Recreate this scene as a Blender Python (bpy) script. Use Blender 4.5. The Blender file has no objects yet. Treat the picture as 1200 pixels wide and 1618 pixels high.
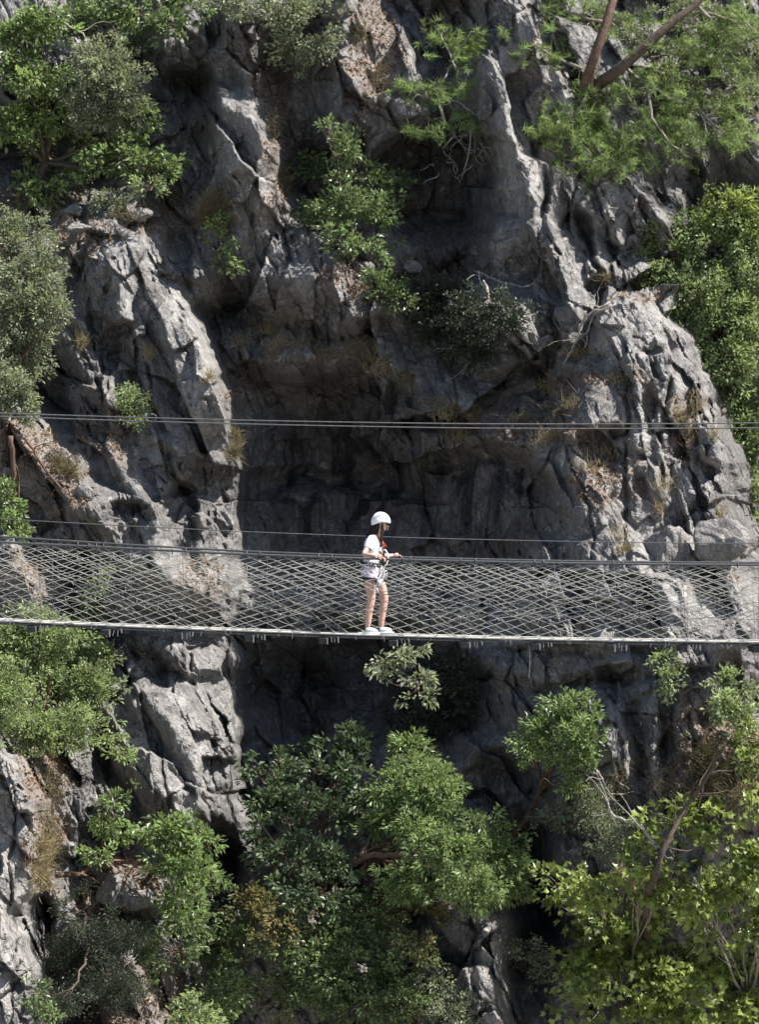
import bpy, math, random
import numpy as np
from mathutils import Vector, Matrix
R = math.radians
rng = np.random.default_rng(7)
random.seed(7)
sc = bpy.context.scene
C = sc.collection

# ------------------------------------------------------------------ camera
# focal length 4520 px over a 1200 px wide frame; the walker is 40 m away (113 px per metre)
F = 4520.0; CU, CV = 600.0, 809.0
cam_d = bpy.data.cameras.new('camera'); cam = bpy.data.objects.new('camera', cam_d); C.objects.link(cam)
cam.location = (0, 0, 0); cam.rotation_euler = (R(90), 0, 0)
cam_d.sensor_fit = 'HORIZONTAL'; cam_d.sensor_width = 36; cam_d.lens = 36*F/1200
cam_d.clip_start = .5; cam_d.clip_end = 1000
cam_d.dof.use_dof = True; cam_d.dof.focus_distance = 40; cam_d.dof.aperture_fstop = 3.4
sc.camera = cam

# ------------------------------------------------------------------ sky, sun, exposure
SUN = Vector((0.57, -0.13, 0.79)).normalized()           # direction towards the sun
w = bpy.data.worlds.new('World'); sc.world = w; w.use_nodes = True
nt = w.node_tree; nt.nodes.clear()
sky = nt.nodes.new('ShaderNodeTexSky'); sky.sky_type = 'NISHITA'; sky.sun_disc = False
sky.sun_elevation = math.asin(SUN.z); sky.sun_rotation = math.atan2(SUN.x, SUN.y)
bg = nt.nodes.new('ShaderNodeBackground'); bg.inputs['Strength'].default_value = .070
wo = nt.nodes.new('ShaderNodeOutputWorld')
nt.links.new(sky.outputs[0], bg.inputs[0]); nt.links.new(bg.outputs[0], wo.inputs[0])
sd = bpy.data.lights.new('sun', 'SUN'); sd.energy = 5.0; sd.angle = R(.5); sd.color = (1, .95, .87)
so = bpy.data.objects.new('sun', sd); C.objects.link(so); so.rotation_euler = SUN.to_track_quat('Z', 'Y').to_euler()
so.location = SUN*60
vs = sc.view_settings
sc.display_settings.display_device = 'sRGB'
vs.view_transform = 'Standard'; vs.look = 'None'; vs.exposure = 1.15; vs.gamma = 1; vs.use_curve_mapping = False
sc.cycles.max_bounces = 5; sc.cycles.diffuse_bounces = 3; sc.cycles.glossy_bounces = 2; sc.cycles.transmission_bounces = 4
sc.cycles.use_denoising = True

# ------------------------------------------------------------------ helpers
def at(u, v, Y):
    return Vector(((u-CU)/F*Y, Y, -(v-CV)/F*Y))

def tag(o, label=None, cat=None, group=None, kind=None):
    if label: o['label'] = label
    if cat: o['category'] = cat
    if group: o['group'] = group
    if kind: o['kind'] = kind
    return o

def empty(name, loc=(0, 0, 0), rz=0):
    o = bpy.data.objects.new(name, None); C.objects.link(o)
    o.location = loc; o.rotation_euler = (0, 0, rz); o.empty_display_size = .2
    return o

def raw_mesh(name, V, T=None, Q=None, smooth=True, attrs=None):
    """mesh from numpy vertices, triangles and quads"""
    me = bpy.data.meshes.new(name)
    V = np.asarray(V, dtype=np.float32)
    T = np.zeros((0, 3), np.int32) if T is None or len(T) == 0 else np.asarray(T, np.int32)
    Q = np.zeros((0, 4), np.int32) if Q is None or len(Q) == 0 else np.asarray(Q, np.int32)
    me.vertices.add(len(V)); me.vertices.foreach_set('co', V.ravel())
    loops = np.concatenate([T.ravel(), Q.ravel()]).astype(np.int32)
    me.loops.add(len(loops)); me.loops.foreach_set('vertex_index', loops)
    n = len(T)+len(Q)
    st = np.concatenate([np.arange(len(T))*3, len(T)*3+np.arange(len(Q))*4]).astype(np.int32)
    me.polygons.add(n); me.polygons.foreach_set('loop_start', st)
    me.polygons.foreach_set('use_smooth', np.full(n, smooth))
    if attrs:
        for k, a in attrs.items():
            at_ = me.attributes.new(k, 'FLOAT', 'POINT'); at_.data.foreach_set('value', np.asarray(a, np.float32))
    me.update(calc_edges=True)
    return me

def link(name, me, mat, parent=None, loc=None):
    o = bpy.data.objects.new(name, me); C.objects.link(o)
    if mat is not None and len(me.materials) == 0: me.materials.append(mat)
    if parent is not None: o.parent = parent
    if loc is not None: o.location = loc
    return o

class MB:
    """collects tubes and boxes for ONE mesh"""
    def __init__(s): s.v = []; s.q = []; s.t = []; s.n = 0
    def add(s, V, T=None, Q=None):
        V = np.asarray(V, float)
        if T is not None and len(T): s.t.append(np.asarray(T)+s.n)
        if Q is not None and len(Q): s.q.append(np.asarray(Q)+s.n)
        s.v.append(V); s.n += len(V)
        return s
    def tube(s, P, rad, sides=5, cap=True):
        P = np.asarray([tuple(p) for p in P], float); n = len(P)
        rad = np.full(n, rad) if np.isscalar(rad) else np.asarray(rad, float)
        tg = np.gradient(P, axis=0); tg /= np.linalg.norm(tg, axis=1)[:, None]+1e-9
        ref = np.array([0, 0, 1.0]) if abs(tg[0][2]) < .9 else np.array([1.0, 0, 0])
        a = np.cross(tg, ref); a /= np.linalg.norm(a, axis=1)[:, None]+1e-9
        b = np.cross(tg, a)
        th = np.arange(sides)/sides*2*np.pi
        V = P[:, None]+rad[:, None, None]*(np.cos(th)[None, :, None]*a[:, None]+np.sin(th)[None, :, None]*b[:, None])
        i = np.arange(n-1)[:, None]*sides; j = np.arange(sides)[None]; k = (j+1) % sides
        Q = np.stack([i+j, i+k, i+sides+k, i+sides+j], -1).reshape(-1, 4)
        T = []
        V = V.reshape(-1, 3)
        if cap:
            V = np.vstack([V, P[:1], P[-1:]]); e = n*sides
            for jj in range(sides):
                T.append((e, (jj+1) % sides, jj)); T.append((e+1, (n-1)*sides+jj, (n-1)*sides+(jj+1) % sides))
        return s.add(V, np.array(T) if T else None, Q)
    def box(s, c, size, rot=None, taper=1.0):
        x, y, z = np.array(size)/2
        V = np.array([(-x*taper, -y, -z), (x*taper, -y, -z), (x*taper, y, -z), (-x*taper, y, -z), (-x, -y, z), (x, -y, z), (x, y, z), (-x, y, z)])
        if rot is not None: V = V @ np.array(Matrix(rot)).T
        Q = [(0, 3, 2, 1), (4, 5, 6, 7), (0, 1, 5, 4), (1, 2, 6, 5), (2, 3, 7, 6), (3, 0, 4, 7)]
        return s.add(V+np.array(tuple(c)), None, Q)
    def build(s, name, mat, parent=None, smooth=True, loc=None, attrs=None):
        me = raw_mesh(name, np.vstack(s.v), np.vstack(s.t) if s.t else None, np.vstack(s.q) if s.q else None, smooth, attrs)
        return link(name, me, mat, parent, loc)

# ---- numpy noise
def _hash(ix, iy, k):
    h = (ix.astype(np.int64)*374761393 + iy.astype(np.int64)*668265263 + k*1274126177) & 0xffffffff
    h = ((h ^ (h >> 13))*1274126177) & 0xffffffff
    h = ((h ^ (h >> 16))*2246822519) & 0xffffffff
    return ((h ^ (h >> 15)) & 0xffffff)/float(0xffffff)
def pnoise(x, y, k=0):
    ix = np.floor(x); iy = np.floor(y); fx = x-ix; fy = y-iy
    u = fx*fx*fx*(fx*(fx*6-15)+10); v = fy*fy*fy*(fy*(fy*6-15)+10)
    r = 0
    for dx in (0, 1):
        for dy in (0, 1):
            a = _hash(ix+dx, iy+dy, k)*2*np.pi
            d = np.cos(a)*(fx-dx)+np.sin(a)*(fy-dy)
            r = r + d*(u if dx else 1-u)*(v if dy else 1-v)
    return r*1.5
def fbm(x, y, o=4, k=0, g=.5):
    r = 0; a = 1
    for i in range(o):
        r = r+a*pnoise(x, y, k+i*17); x = x*2.03+7.1; y = y*2.03+3.7; a *= g
    return r
def facets(x, y, k, sharp, tilt, off):
    """Voronoi blocks, each with its own plane: broken rock"""
    ix = np.floor(x); iy = np.floor(y)
    ds = []; hs = []
    for dx in (-1, 0, 1):
        for dy in (-1, 0, 1):
            cx = ix+dx; cy = iy+dy
            px = cx+.15+.7*_hash(cx, cy, k); py = cy+.15+.7*_hash(cx, cy, k+1)
            ax = x-px; ay = y-py
            ds.append(np.sqrt(ax*ax+ay*ay))
            hs.append(off*(_hash(cx, cy, k+2)-.5)*2+tilt*((_hash(cx, cy, k+3)-.5)*2*ax+(_hash(cx, cy, k+4)-.5)*2*ay))
    ds = np.array(ds); m = ds.min(0)
    w_ = np.exp(-(ds-m)*sharp)
    return (w_*np.array(hs)).sum(0)/w_.sum(0), np.partition(ds, 1, axis=0)[1]-m

# ------------------------------------------------------------------ materials
def new_mat(name):
    m = bpy.data.materials.new(name); m.use_nodes = True
    t = m.node_tree; t.nodes.clear()
    out = t.nodes.new('ShaderNodeOutputMaterial')
    return m, t, out
def N(t, typ, **kw):
    n = t.nodes.new(typ)
    for k, v in kw.items():
        if k in n.inputs: n.inputs[k].default_value = v
        else: setattr(n, k, v)
    return n
def ramp(t, src, stops):
    r = t.nodes.new('ShaderNodeValToRGB')
    e = r.color_ramp.elements
    while len(e) < len(stops): e.new(.5)
    for i, (p, c) in enumerate(stops):
        e[i].position = p
        e[i].color = (c, c, c, 1) if isinstance(c, (int, float)) else (*c, 1)
    t.links.new(src, r.inputs[0]); return r.outputs[0]
def mixc(t, f, a, b, mode='MIX'):
    n = t.nodes.new('ShaderNodeMix'); n.data_type = 'RGBA'; n.blend_type = mode
    for i, s in ((0, f), (6, a), (7, b)):
        if hasattr(s, 'is_linked') or hasattr(s, 'links'): t.links.new(s, n.inputs[i])
        else: n.inputs[i].default_value = s if i == 0 else (*s, 1)
    return n.outputs[2]
def math_(t, op, a, b=0.0):
    n = t.nodes.new('ShaderNodeMath'); n.operation = op
    for i, s in enumerate((a, b)):
        if isinstance(s, (int, float)): n.inputs[i].default_value = s
        else: t.links.new(s, n.inputs[i])
    return n.outputs[0]

def rock_material():
    m, t, out = new_mat('limestone')
    tc = N(t, 'ShaderNodeTexCoord'); co = tc.outputs['Object']
    mp = N(t, 'ShaderNodeMapping'); mp.inputs['Scale'].default_value = (1.2, 1.2, .16); t.links.new(co, mp.inputs[0])
    def noise(scale, det=6, rough=.6, vec=co, dist=0.0):
        n = N(t, 'ShaderNodeTexNoise', Scale=scale, Detail=det, Roughness=rough, Distortion=dist); t.links.new(vec, n.inputs['Vector']); return n.outputs['Fac']
    mp2 = N(t, 'ShaderNodeMapping'); mp2.inputs['Scale'].default_value = (1, 1, .5); mp2.inputs['Rotation'].default_value = (0, R(24), 0); t.links.new(co, mp2.inputs[0])
    big = noise(.55, 5, .6, co, .6); mid = noise(2.9, 6, .68, mp2.outputs[0], .5); fine = noise(12, 5, .7, mp2.outputs[0]); streak = noise(2.2, 6, .7, mp.outputs[0], .5)
    speck = noise(38, 3, .7)
    base = mixc(t, ramp(t, mid, [(.38, 0), (.60, 1)]), (.060, .063, .072), (.245, .243, .246))
    base = mixc(t, ramp(t, fine, [(.36, 0), (.64, 1)]), base, (.25, .248, .248))
    # dark lichen / weathering crust
    crust = math_(t, 'MULTIPLY', ramp(t, streak, [(.44, 0), (.60, 1)]), ramp(t, big, [(.36, .25), (.6, 1)]))
    base = mixc(t, math_(t, 'MULTIPLY', crust, .88), base, (.062, .060, .062))
    # pale scoured patches
    pale = ramp(t, noise(4.5, 5, .75, co, 1.0), [(.55, 0), (.68, .75)])
    base = mixc(t, pale, base, (.54, .525, .50))
    dots = ramp(t, speck, [(.58, 0), (.70, .6)])
    base = mixc(t, dots, base, (.42, .41, .39))
    a3 = N(t, 'ShaderNodeAttribute', attribute_name='pale').outputs['Fac']
    base = mixc(t, math_(t, 'MULTIPLY', a3, ramp(t, mid, [(.38, .05), (.60, .72)])), base, (.40, .385, .37))
    # iron brown
    a1 = N(t, 'ShaderNodeAttribute', attribute_name='earth').outputs['Fac']
    br = math_(t, 'MULTIPLY', math_(t, 'ADD', math_(t, 'MULTIPLY', a1, .78), .12), ramp(t, noise(3.5, 6, .7, co, .8), [(.34, .1), (.62, 1)]))
    earthc = mixc(t, fine, (.12, .085, .062), (.31, .235, .185))
    base = mixc(t, br, base, earthc)
    # water stained cave wall, plus shade painted dark into the other hollows
    a2 = N(t, 'ShaderNodeAttribute', attribute_name='stain_shade').outputs['Fac']
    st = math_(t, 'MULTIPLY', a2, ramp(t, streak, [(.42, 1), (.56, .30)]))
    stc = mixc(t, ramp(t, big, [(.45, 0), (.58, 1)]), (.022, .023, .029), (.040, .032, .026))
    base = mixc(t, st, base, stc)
    bs = N(t, 'ShaderNodeBsdfPrincipled', Roughness=.82); bs.inputs['Specular IOR Level'].default_value = .25
    t.links.new(base, bs.inputs['Base Color'])
    vor = N(t, 'ShaderNodeTexVoronoi', Scale=3.2); vor.feature = 'DISTANCE_TO_EDGE'
    wv = N(t, 'ShaderNodeMix'); wv.data_type = 'VECTOR'
    dn = N(t, 'ShaderNodeTexNoise', Scale=2.2, Detail=4.0); t.links.new(co, dn.inputs['Vector'])
    vm = N(t, 'ShaderNodeVectorMath'); vm.operation = 'MULTIPLY_ADD'; t.links.new(dn.outputs['Color'], vm.inputs[0]); vm.inputs[1].default_value = (.9, .9, .9); t.links.new(co, vm.inputs[2])
    t.links.new(vm.outputs[0], vor.inputs['Vector'])
    crack = ramp(t, vor.outputs['Distance'], [(0, 0), (.035, 1)])
    h = math_(t, 'ADD', math_(t, 'MULTIPLY', mid, 1.0), math_(t, 'MULTIPLY', fine, .55))
    h = math_(t, 'ADD', h, math_(t, 'MULTIPLY', crack, .22))
    h = math_(t, 'ADD', h, math_(t, 'MULTIPLY', speck, .12))
    bp = N(t, 'ShaderNodeBump', Strength=.9, Distance=.10); t.links.new(h, bp.inputs['Height'])
    t.links.new(bp.outputs[0], bs.inputs['Normal'])
    t.links.new(bs.outputs[0], out.inputs[0])
    return m

def leaf_material(name, dark, light, trans=.35, rough=.42, gloss=.5):
    m, t, out = new_mat(name)
    a = N(t, 'ShaderNodeAttribute', attribute_name='tint').outputs['Fac']
    col = mixc(t, a, dark, light)
    bs = N(t, 'ShaderNodeBsdfPrincipled', Roughness=rough); bs.inputs['Specular IOR Level'].default_value = gloss
    t.links.new(col, bs.inputs['Base Color'])
    tr = N(t, 'ShaderNodeBsdfTranslucent')
    tc = mixc(t, .75, col, (.95, 1.0, .35), 'MULTIPLY'); 
    hs = N(t, 'ShaderNodeHueSaturation', Value=1.6, Saturation=.85); t.links.new(tc, hs.inputs['Color'])
    t.links.new(hs.outputs[0], tr.inputs[0])
    mx = N(t, 'ShaderNodeMixShader'); mx.inputs[0].default_value = trans
    t.links.new(bs.outputs[0], mx.inputs[1]); t.links.new(tr.outputs[0], mx.inputs[2]); t.links.new(mx.outputs[0], out.inputs[0])
    return m

def plain(name, c1, c2=None, scale=8, rough=.7, metal=0, bump=0.0, spec=.4):
    m, t, out = new_mat(name)
    bs = N(t, 'ShaderNodeBsdfPrincipled', Roughness=rough, Metallic=metal); bs.inputs['Specular IOR Level'].default_value = spec
    tc = N(t, 'ShaderNodeTexCoord')
    n = N(t, 'ShaderNodeTexNoise', Scale=scale, Detail=5.0, Roughness=.65); t.links.new(tc.outputs['Object'], n.inputs['Vector'])
    t.links.new(mixc(t, ramp(t, n.outputs['Fac'], [(.35, 0), (.65, 1)]), c1, c2 or c1), bs.inputs['Base Color'])
    if bump:
        b = N(t, 'ShaderNodeBump', Strength=.6, Distance=bump); t.links.new(n.outputs['Fac'], b.inputs['Height']); t.links.new(b.outputs[0], bs.inputs['Normal'])
    t.links.new(bs.outputs[0], out.inputs[0])
    return m

M = {}
M['rock'] = rock_material()
M['ground'] = plain('riverbed_gravel', (.16, .15, .13), (.30, .28, .25), 2, .9, 0, .1)
M['leaf_bright'] = leaf_material('bright_broad_leaf', (0.076, 0.098, 0.049), (0.248, 0.351, 0.123), 0.34, 0.38, 0.5)
M['leaf_dark'] = leaf_material('dark_glossy_leaf', (0.035, 0.055, 0.03), (0.125, 0.176, 0.085), .24, .42, .6)
M['leaf_grey'] = leaf_material('grey_green_leaf', (0.102, 0.114, 0.087), (0.319, 0.359, 0.225), 0.26, 0.5, 0.4)
M['leaf_olive'] = leaf_material('yellow_green_leaf', (0.102, 0.118, 0.07), (0.31, 0.403, 0.172), 0.32, 0.45, 0.45)
M['leaf_mid'] = leaf_material('mid_green_leaf', (0.059, 0.076, 0.042), (0.204, 0.286, 0.11), 0.3, 0.36, 0.55)
M['leaf_shade'] = leaf_material('deep_green_leaf', (0.026, 0.035, 0.025), (0.059, 0.075, 0.045), 0.22, 0.42, 0.45)
M['leaf_rust'] = leaf_material('rust_tinged_leaf', (.10, .11, .045), (.27, .215, .10), .34, .45, .4)
M['leaf_plane'] = leaf_material('plane_tree_leaf', (.062, .088, .026), (.29, .36, .095), .44, .38, .5)
M['needle'] = leaf_material('pine_needle', (0.075, 0.094, 0.049), (0.255, 0.359, 0.124), 0.4, 0.5, 0.35)
M['scrub'] = leaf_material('dry_scrub', (0.1, 0.085, 0.05), (0.23, 0.19, 0.12), .25, .75, .2)
M['straw'] = leaf_material('dry_grass_straw', (0.16, 0.13, 0.08), (0.38, 0.31, 0.2), .3, .7, .2)
M['litter'] = leaf_material('dead_leaf', (0.10, 0.065, 0.045), (0.28, 0.19, 0.135), .15, .7, .25)
M['bark_red'] = plain('red_brown_bark', (.065, .042, .031), (.16, .095, .068), 9, .8, 0, .03)
M['bark_grey'] = plain('grey_bark', (.12, .10, .085), (.27, .24, .21), 10, .85, 0, .03)
M['bark_dark'] = plain('dark_bark', (.05, .038, .028), (.12, .09, .07), 10, .85, 0, .03)
M['dead_wood'] = plain('bleached_dead_wood', (.22, .20, .18), (.42, .39, .36), 12, .8, 0, .02)
M['steel'] = plain('galvanised_cable', (.075, .078, .085), (.14, .143, .15), 30, .5, .3)
M['black_cable'] = plain('dark_handrail_cable', (.055, .058, .065), (.10, .105, .115), 30, .45, .3)
M['rope'] = plain('weathered_net_rope', (.24, .24, .225), (.43, .43, .40), 25, .8)
M['timber'] = plain('grey_deck_timber', (.07, .068, .064), (.16, .15, .145), 14, .85, 0, .01)
M['timber_dark'] = plain('dark_cross_timber', (.018, .018, .02), (.05, .048, .046), 14, .8)
M['white_paint'] = plain('white_painted_steel', (.28, .28, .27), (.46, .46, .44), 16, .5)
M['deck_edge'] = plain('pale_deck_rail', (.42, .42, .40), (.60, .60, .57), 18, .6)
M['stone'] = plain('loose_stone', (.17, .165, .155), (.38, .36, .34), 7, .85, 0, .04)

# ------------------------------------------------------------------ cliff relief
# positions are written in photograph pixels at the cliff's own distance and turned into metres (87 px = 1 m)
PX = 87.0
# ridges: points (u, v, height in metres towards the viewer) listed downwards, fall to the left, fall to the right
RIDGES = [
 # left buttress
 ([(170,430,2.3),(265,470,2.8),(320,560,3.1),(350,650,3.2),(363,720,3.2),(363,800,3.1),(352,880,3.0),(348,960,2.8)], .12, 6),
 ([(225,540,2.9),(245,640,3.1),(285,700,3.3),(318,770,3.4),(318,840,3.4)], .9, 1.3),
 ([(250,690,3.3),(285,712,3.4),(312,735,3.5)], 2.5, .9),
 ([(250,745,3.1),(268,780,3.2),(273,820,3.1)], .9, 1.4),
 ([(150,700,3.0),(200,740,3.3),(237,800,3.5),(257,860,3.4),(262,900,3.2)], .7, 2.0),
 ([(110,780,3.7),(160,830,3.9),(215,872,4.0),(260,895,4.0),(320,930,3.8),(338,955,3.5)], 2.2, .8),
 ([(0,670,3.5),(20,690,3.6),(60,740,3.7),(95,775,3.7),(130,810,3.4)], .9, 1.2),
 ([(60,520,1.8),(100,550,2.4),(150,600,2.7),(180,650,2.8)], .8, 1.5),
 ([(90,400,2.6),(140,372,3.0),(180,430,3.1),(205,500,2.8)], .9, 1.4),
 ([(195,335,1.6),(235,380,2.1),(262,430,2.5),(280,470,2.5)], .7, 1.8),
 ([(40,330,1.7),(100,345,2.0),(150,360,2.2)], .5, .8),
 ([(120,600,2.3),(140,650,2.5),(150,690,2.5)], 1.2, 1.2),
 ([(-80,860,3.6),(0,880,4.0),(45,930,4.1),(52,980,3.9)], .5, 3.0),
 ([(90,790,3.6),(122,800,3.8),(125,860,3.7)], 1.0, 2.2),
 # below the bridge, left
 ([(165,1110,2.9),(200,1170,3.2),(240,1230,3.4),(275,1260,3.4),(296,1315,3.2)], 1.0, 1.9),
 ([(185,1080,2.6),(225,1095,2.8),(250,1125,3.0),(290,1180,3.1),(322,1240,3.0),(345,1290,2.7)], .9, 1.8),
 ([(262,1080,2.3),(290,1120,2.5),(315,1165,2.6),(330,1200,2.4)], .9, 1.4),
 ([(355,990,2.1),(367,1060,2.2),(368,1130,2.2),(356,1200,2.0),(345,1300,1.6)], .5, 6),
 ([(225,1000,2.3),(262,1035,2.7),(302,1062,2.6)], 1.6, 1.2),
 ([(180,1040,2.2),(205,1070,2.5)], 1.2, 1.4),
 ([(110,1150,3.0),(140,1220,3.2),(165,1290,3.1)], .8, 1.6),
 ([(95,1270,3.6),(110,1340,3.8),(130,1430,3.9),(155,1490,3.6)], .9, 1.8),
 ([(55,1180,4.2),(82,1250,4.3),(88,1340,4.4),(75,1420,4.3)], .6, 2.0),
 ([(150,1380,3.7),(190,1375,3.9),(215,1410,4.0),(240,1420,3.8)], 1.2, 1.6),
 ([(100,1460,4.2),(150,1500,4.4),(180,1560,4.5),(200,1640,4.6)], .8, 1.5),
 ([(-40,1120,6.0),(-5,1190,6.4),(25,1225,6.6),(52,1275,6.6),(50,1350,6.6),(38,1400,6.6),(30,1460,6.6),(46,1530,6.8),(52,1640,7.0),(52,1900,7.0)], -.02, 8),
 # centre, top to ledge
 ([(310,190,1.6),(350,165,2.2),(395,195,2.5),(432,260,2.6),(438,330,2.5)], .55, 2.4),
 ([(345,110,1.0),(385,150,1.3),(410,180,1.2)], .7, 1.8),
 ([(400,150,1.0),(430,185,1.7),(450,250,1.9),(452,330,1.7)], 1.2, 1.8),
 ([(235,140,.9),(262,170,1.2),(280,220,1.2)], .8, 1.4),
 ([(385,350,1.5),(440,345,2.1),(490,395,2.3),(525,460,2.4),(550,510,2.3)], .35, 1.7),
 ([(330,540,1.5),(380,552,2.0),(415,575,2.1),(470,560,2.0),(560,540,1.8),(640,560,1.3)], 1.5, 1.0),
 ([(455,60,1.2),(470,150,1.5),(470,230,1.2)], 1.5, .15),
 ([(535,-40,2.1),(543,60,2.1),(548,140,2.0),(556,205,1.8)], .5, 1.6),
 ([(560,-20,1.6),(600,50,2.1),(632,75,2.2),(640,130,2.0)], .7, 2.2),
 ([(585,160,1.5),(625,165,1.8),(650,200,1.6)], 1.8, 1.2),
 ([(650,90,1.3),(675,115,1.7),(682,150,1.4)], 1.2, 1.8),
 ([(430,-60,1.2),(400,40,1.5),(385,90,1.5),(395,150,1.0)], .5, .9),
 # the wooded ledge right of the centre
 ([(560,430,1.5),(640,425,1.9),(700,405,2.0),(760,390,2.1)], 2.2, .6),
 ([(680,10,.7),(720,-20,1.4),(760,40,1.8),(775,110,1.7)], .6, 1.0),
 ([(768,70,2.3),(800,170,2.7),(826,260,2.8),(850,330,2.8),(846,400,2.4)], 1.2, .5),
 ([(825,190,2.5),(848,270,2.6),(862,320,2.5)], 2.0, 2.5),
 ([(790,-30,2.3),(835,40,2.5),(858,110,2.6),(895,170,2.6),(906,250,2.7),(908,330,2.6)], .35, 1.8),
 ([(858,-20,1.7),(880,30,2.0),(905,85,2.0),(918,120,1.8)], 1.2, 1.8),
 ([(930,130,1.5),(950,190,1.8),(948,215,1.7)], 1.0, 1.4),
 ([(972,205,2.0),(985,260,2.3),(1020,300,2.5),(1055,358,2.4)], .75, 2.6),
 ([(900,350,1.9),(930,320,2.1),(950,290,1.9)], 1.2, .8),
 ([(1050,180,1.4),(1092,205,1.9),(1106,260,2.0),(1085,330,1.8)], .8, 2.2),
 ([(1118,190,1.6),(1150,230,1.9),(1200,262,2.0),(1260,300,1.9)], 1.6, .7),
 ([(800,365,2.4),(860,345,2.9),(895,365,3.0),(928,420,3.0),(946,485,2.8)], .45, 2.0),
 ([(760,560,1.8),(800,520,2.2),(850,500,2.4)], 1.2, .5),
 # right buttress
 ([(900,520,2.9),(950,482,3.3),(975,560,3.6),(955,640,3.7),(930,720,3.7),(925,800,3.9),(945,880,4.1),(960,1000,4.0)], .75, .22),
 ([(1090,900,3.9),(1120,930,4.1),(1165,985,4.0)], .6, 1.2),
 ([(1010,560,3.4),(1050,570,3.8),(1072,610,3.9),(1062,655,3.7)], 1.4, 1.3),
 ([(1000,640,3.3),(1035,668,3.8),(1052,700,3.9),(1050,745,3.7)], 1.5, 1.6),
 ([(1000,745,3.5),(1025,740,3.9),(1048,790,3.9),(1045,830,3.6)], 1.1, 1.3),
 ([(1085,660,3.6),(1118,690,4.0),(1132,730,3.8)], 1.6, 1.4),
 ([(1075,720,3.6),(1088,790,3.9),(1090,850,3.8)], 1.2, 1.5),
 ([(975,800,3.5),(1000,790,3.8),(1010,850,3.8),(1005,900,3.6)], 1.0, 1.8),
 ([(925,790,3.3),(938,840,3.6),(942,900,3.5)], .9, 1.6),
 ([(890,740,2.8),(915,720,3.0),(935,770,3.0)], .8, 1.2),
 ([(740,700,1.5),(790,685,1.9),(850,735,2.4),(885,800,2.8),(905,860,3.0),(912,960,3.0)], 1.3, .15),
 ([(860,600,2.6),(900,590,2.9),(930,640,2.9),(920,690,2.7)], .8, 1.0),
 ([(775,580,1.9),(820,575,2.3),(860,620,2.4)], .8, .5),
 ([(925,850,4.1),(940,900,4.3),(950,960,4.4),(960,1020,4.4)], .8, .12),
 ([(1040,920,4.4),(1062,960,4.7),(1070,1010,4.7)], 1.3, .3),
 ([(715,690,.5),(735,760,.7),(742,860,.6),(742,960,.4)], .8, .6),
 ([(640,620,.6),(668,700,.6),(672,800,.4)], .5, .9),
 # below the bridge, right
 ([(940,1060,4.0),(985,1040,4.5),(1010,1060,4.5)], 1.2, 1.0),
 ([(925,1120,4.0),(965,1105,4.5),(985,1160,4.5),(990,1240,4.3)], .7, 1.4),
 ([(1020,1080,4.5),(1040,1130,4.7),(1045,1200,4.7),(1050,1270,4.5)], .8, 1.6),
 ([(1165,1000,5.2),(1140,1050,5.0),(1105,1110,5.0),(1090,1160,5.0),(1075,1240,4.8)], .6, 1.4),
 ([(985,1130,4.2),(1000,1190,4.5),(1010,1290,3.9)], 1.3, 1.6),
 ([(850,1230,2.8),(905,1250,3.8),(930,1320,3.5),(938,1420,2.7),(930,1500,2.6)], .6, 2.4),
 ([(860,1330,3.1),(885,1380,3.4),(892,1450,2.4)], 1.2, 1.4),
 ([(690,1480,3.0),(740,1430,3.5),(790,1445,3.8),(798,1520,4.0),(795,1640,4.2),(795,1900,4.4)], .5, 3.0),
 ([(800,1530,3.0),(855,1505,3.4),(872,1560,3.6),(868,1660,3.6)], .4, 3.0),
 ([(700,1060,0.9),(740,1100,1.2),(760,1180,1.2)], .6, .6),
 ([(430,1020,0.6),(480,1060,0.8),(500,1140,0.8)], .5, .5),
 ([(1100,1380,4.5),(1150,1300,4.9),(1200,1250,5.7),(1300,1180,5.9)], .5, .5),
]
# soft swellings / hollows: u, v, ru, rv, rotation, metres
LUMPS = [
 (505,760,150,140,0,-1.0),(700,300,75,110,0,-1.1),(450,40,60,70,0,-.4),(300,160,50,60,0,-.5),
 (650,1120,150,130,0,-.5),(960,1560,200,150,0,1.6),(500,1500,260,200,0,2.4),(250,1500,160,160,0,1.6),
 (620,480,120,70,0,.9),(60,330,150,60,0,.8),(1170,450,130,150,0,-1.8),(1210,760,60,190,0,-2.6),(120,120,160,150,0,.3),
 (1180,1180,100,120,0,1.8),(1010,1150,120,130,0,1.6),(540,1150,170,330,0,-1.3),(950,600,160,160,0,.3),(500,1330,150,120,0,.8),
]
# silhouettes: right of these lines the rock steps back (depth, reach in metres)
CUTS = [([(985,470),(1030,498),(1075,540),(1098,600),(1108,650),(1136,720),(1142,800),(1150,870),(1166,930),(1182,1000),(1185,1060)], 3.2, 6),
        ([(262,462),(300,510),(335,570),(352,650),(365,720),(366,800),(356,880),(352,1000),(367,1060),(370,1130),(358,1200),(345,1300)], 1.5, 2.4),
        ([(395,185),(435,255),(442,330)], .8, 1.0), ([(950,260),(1000,290),(1035,320),(1056,356)], .8, 1.2)]
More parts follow.
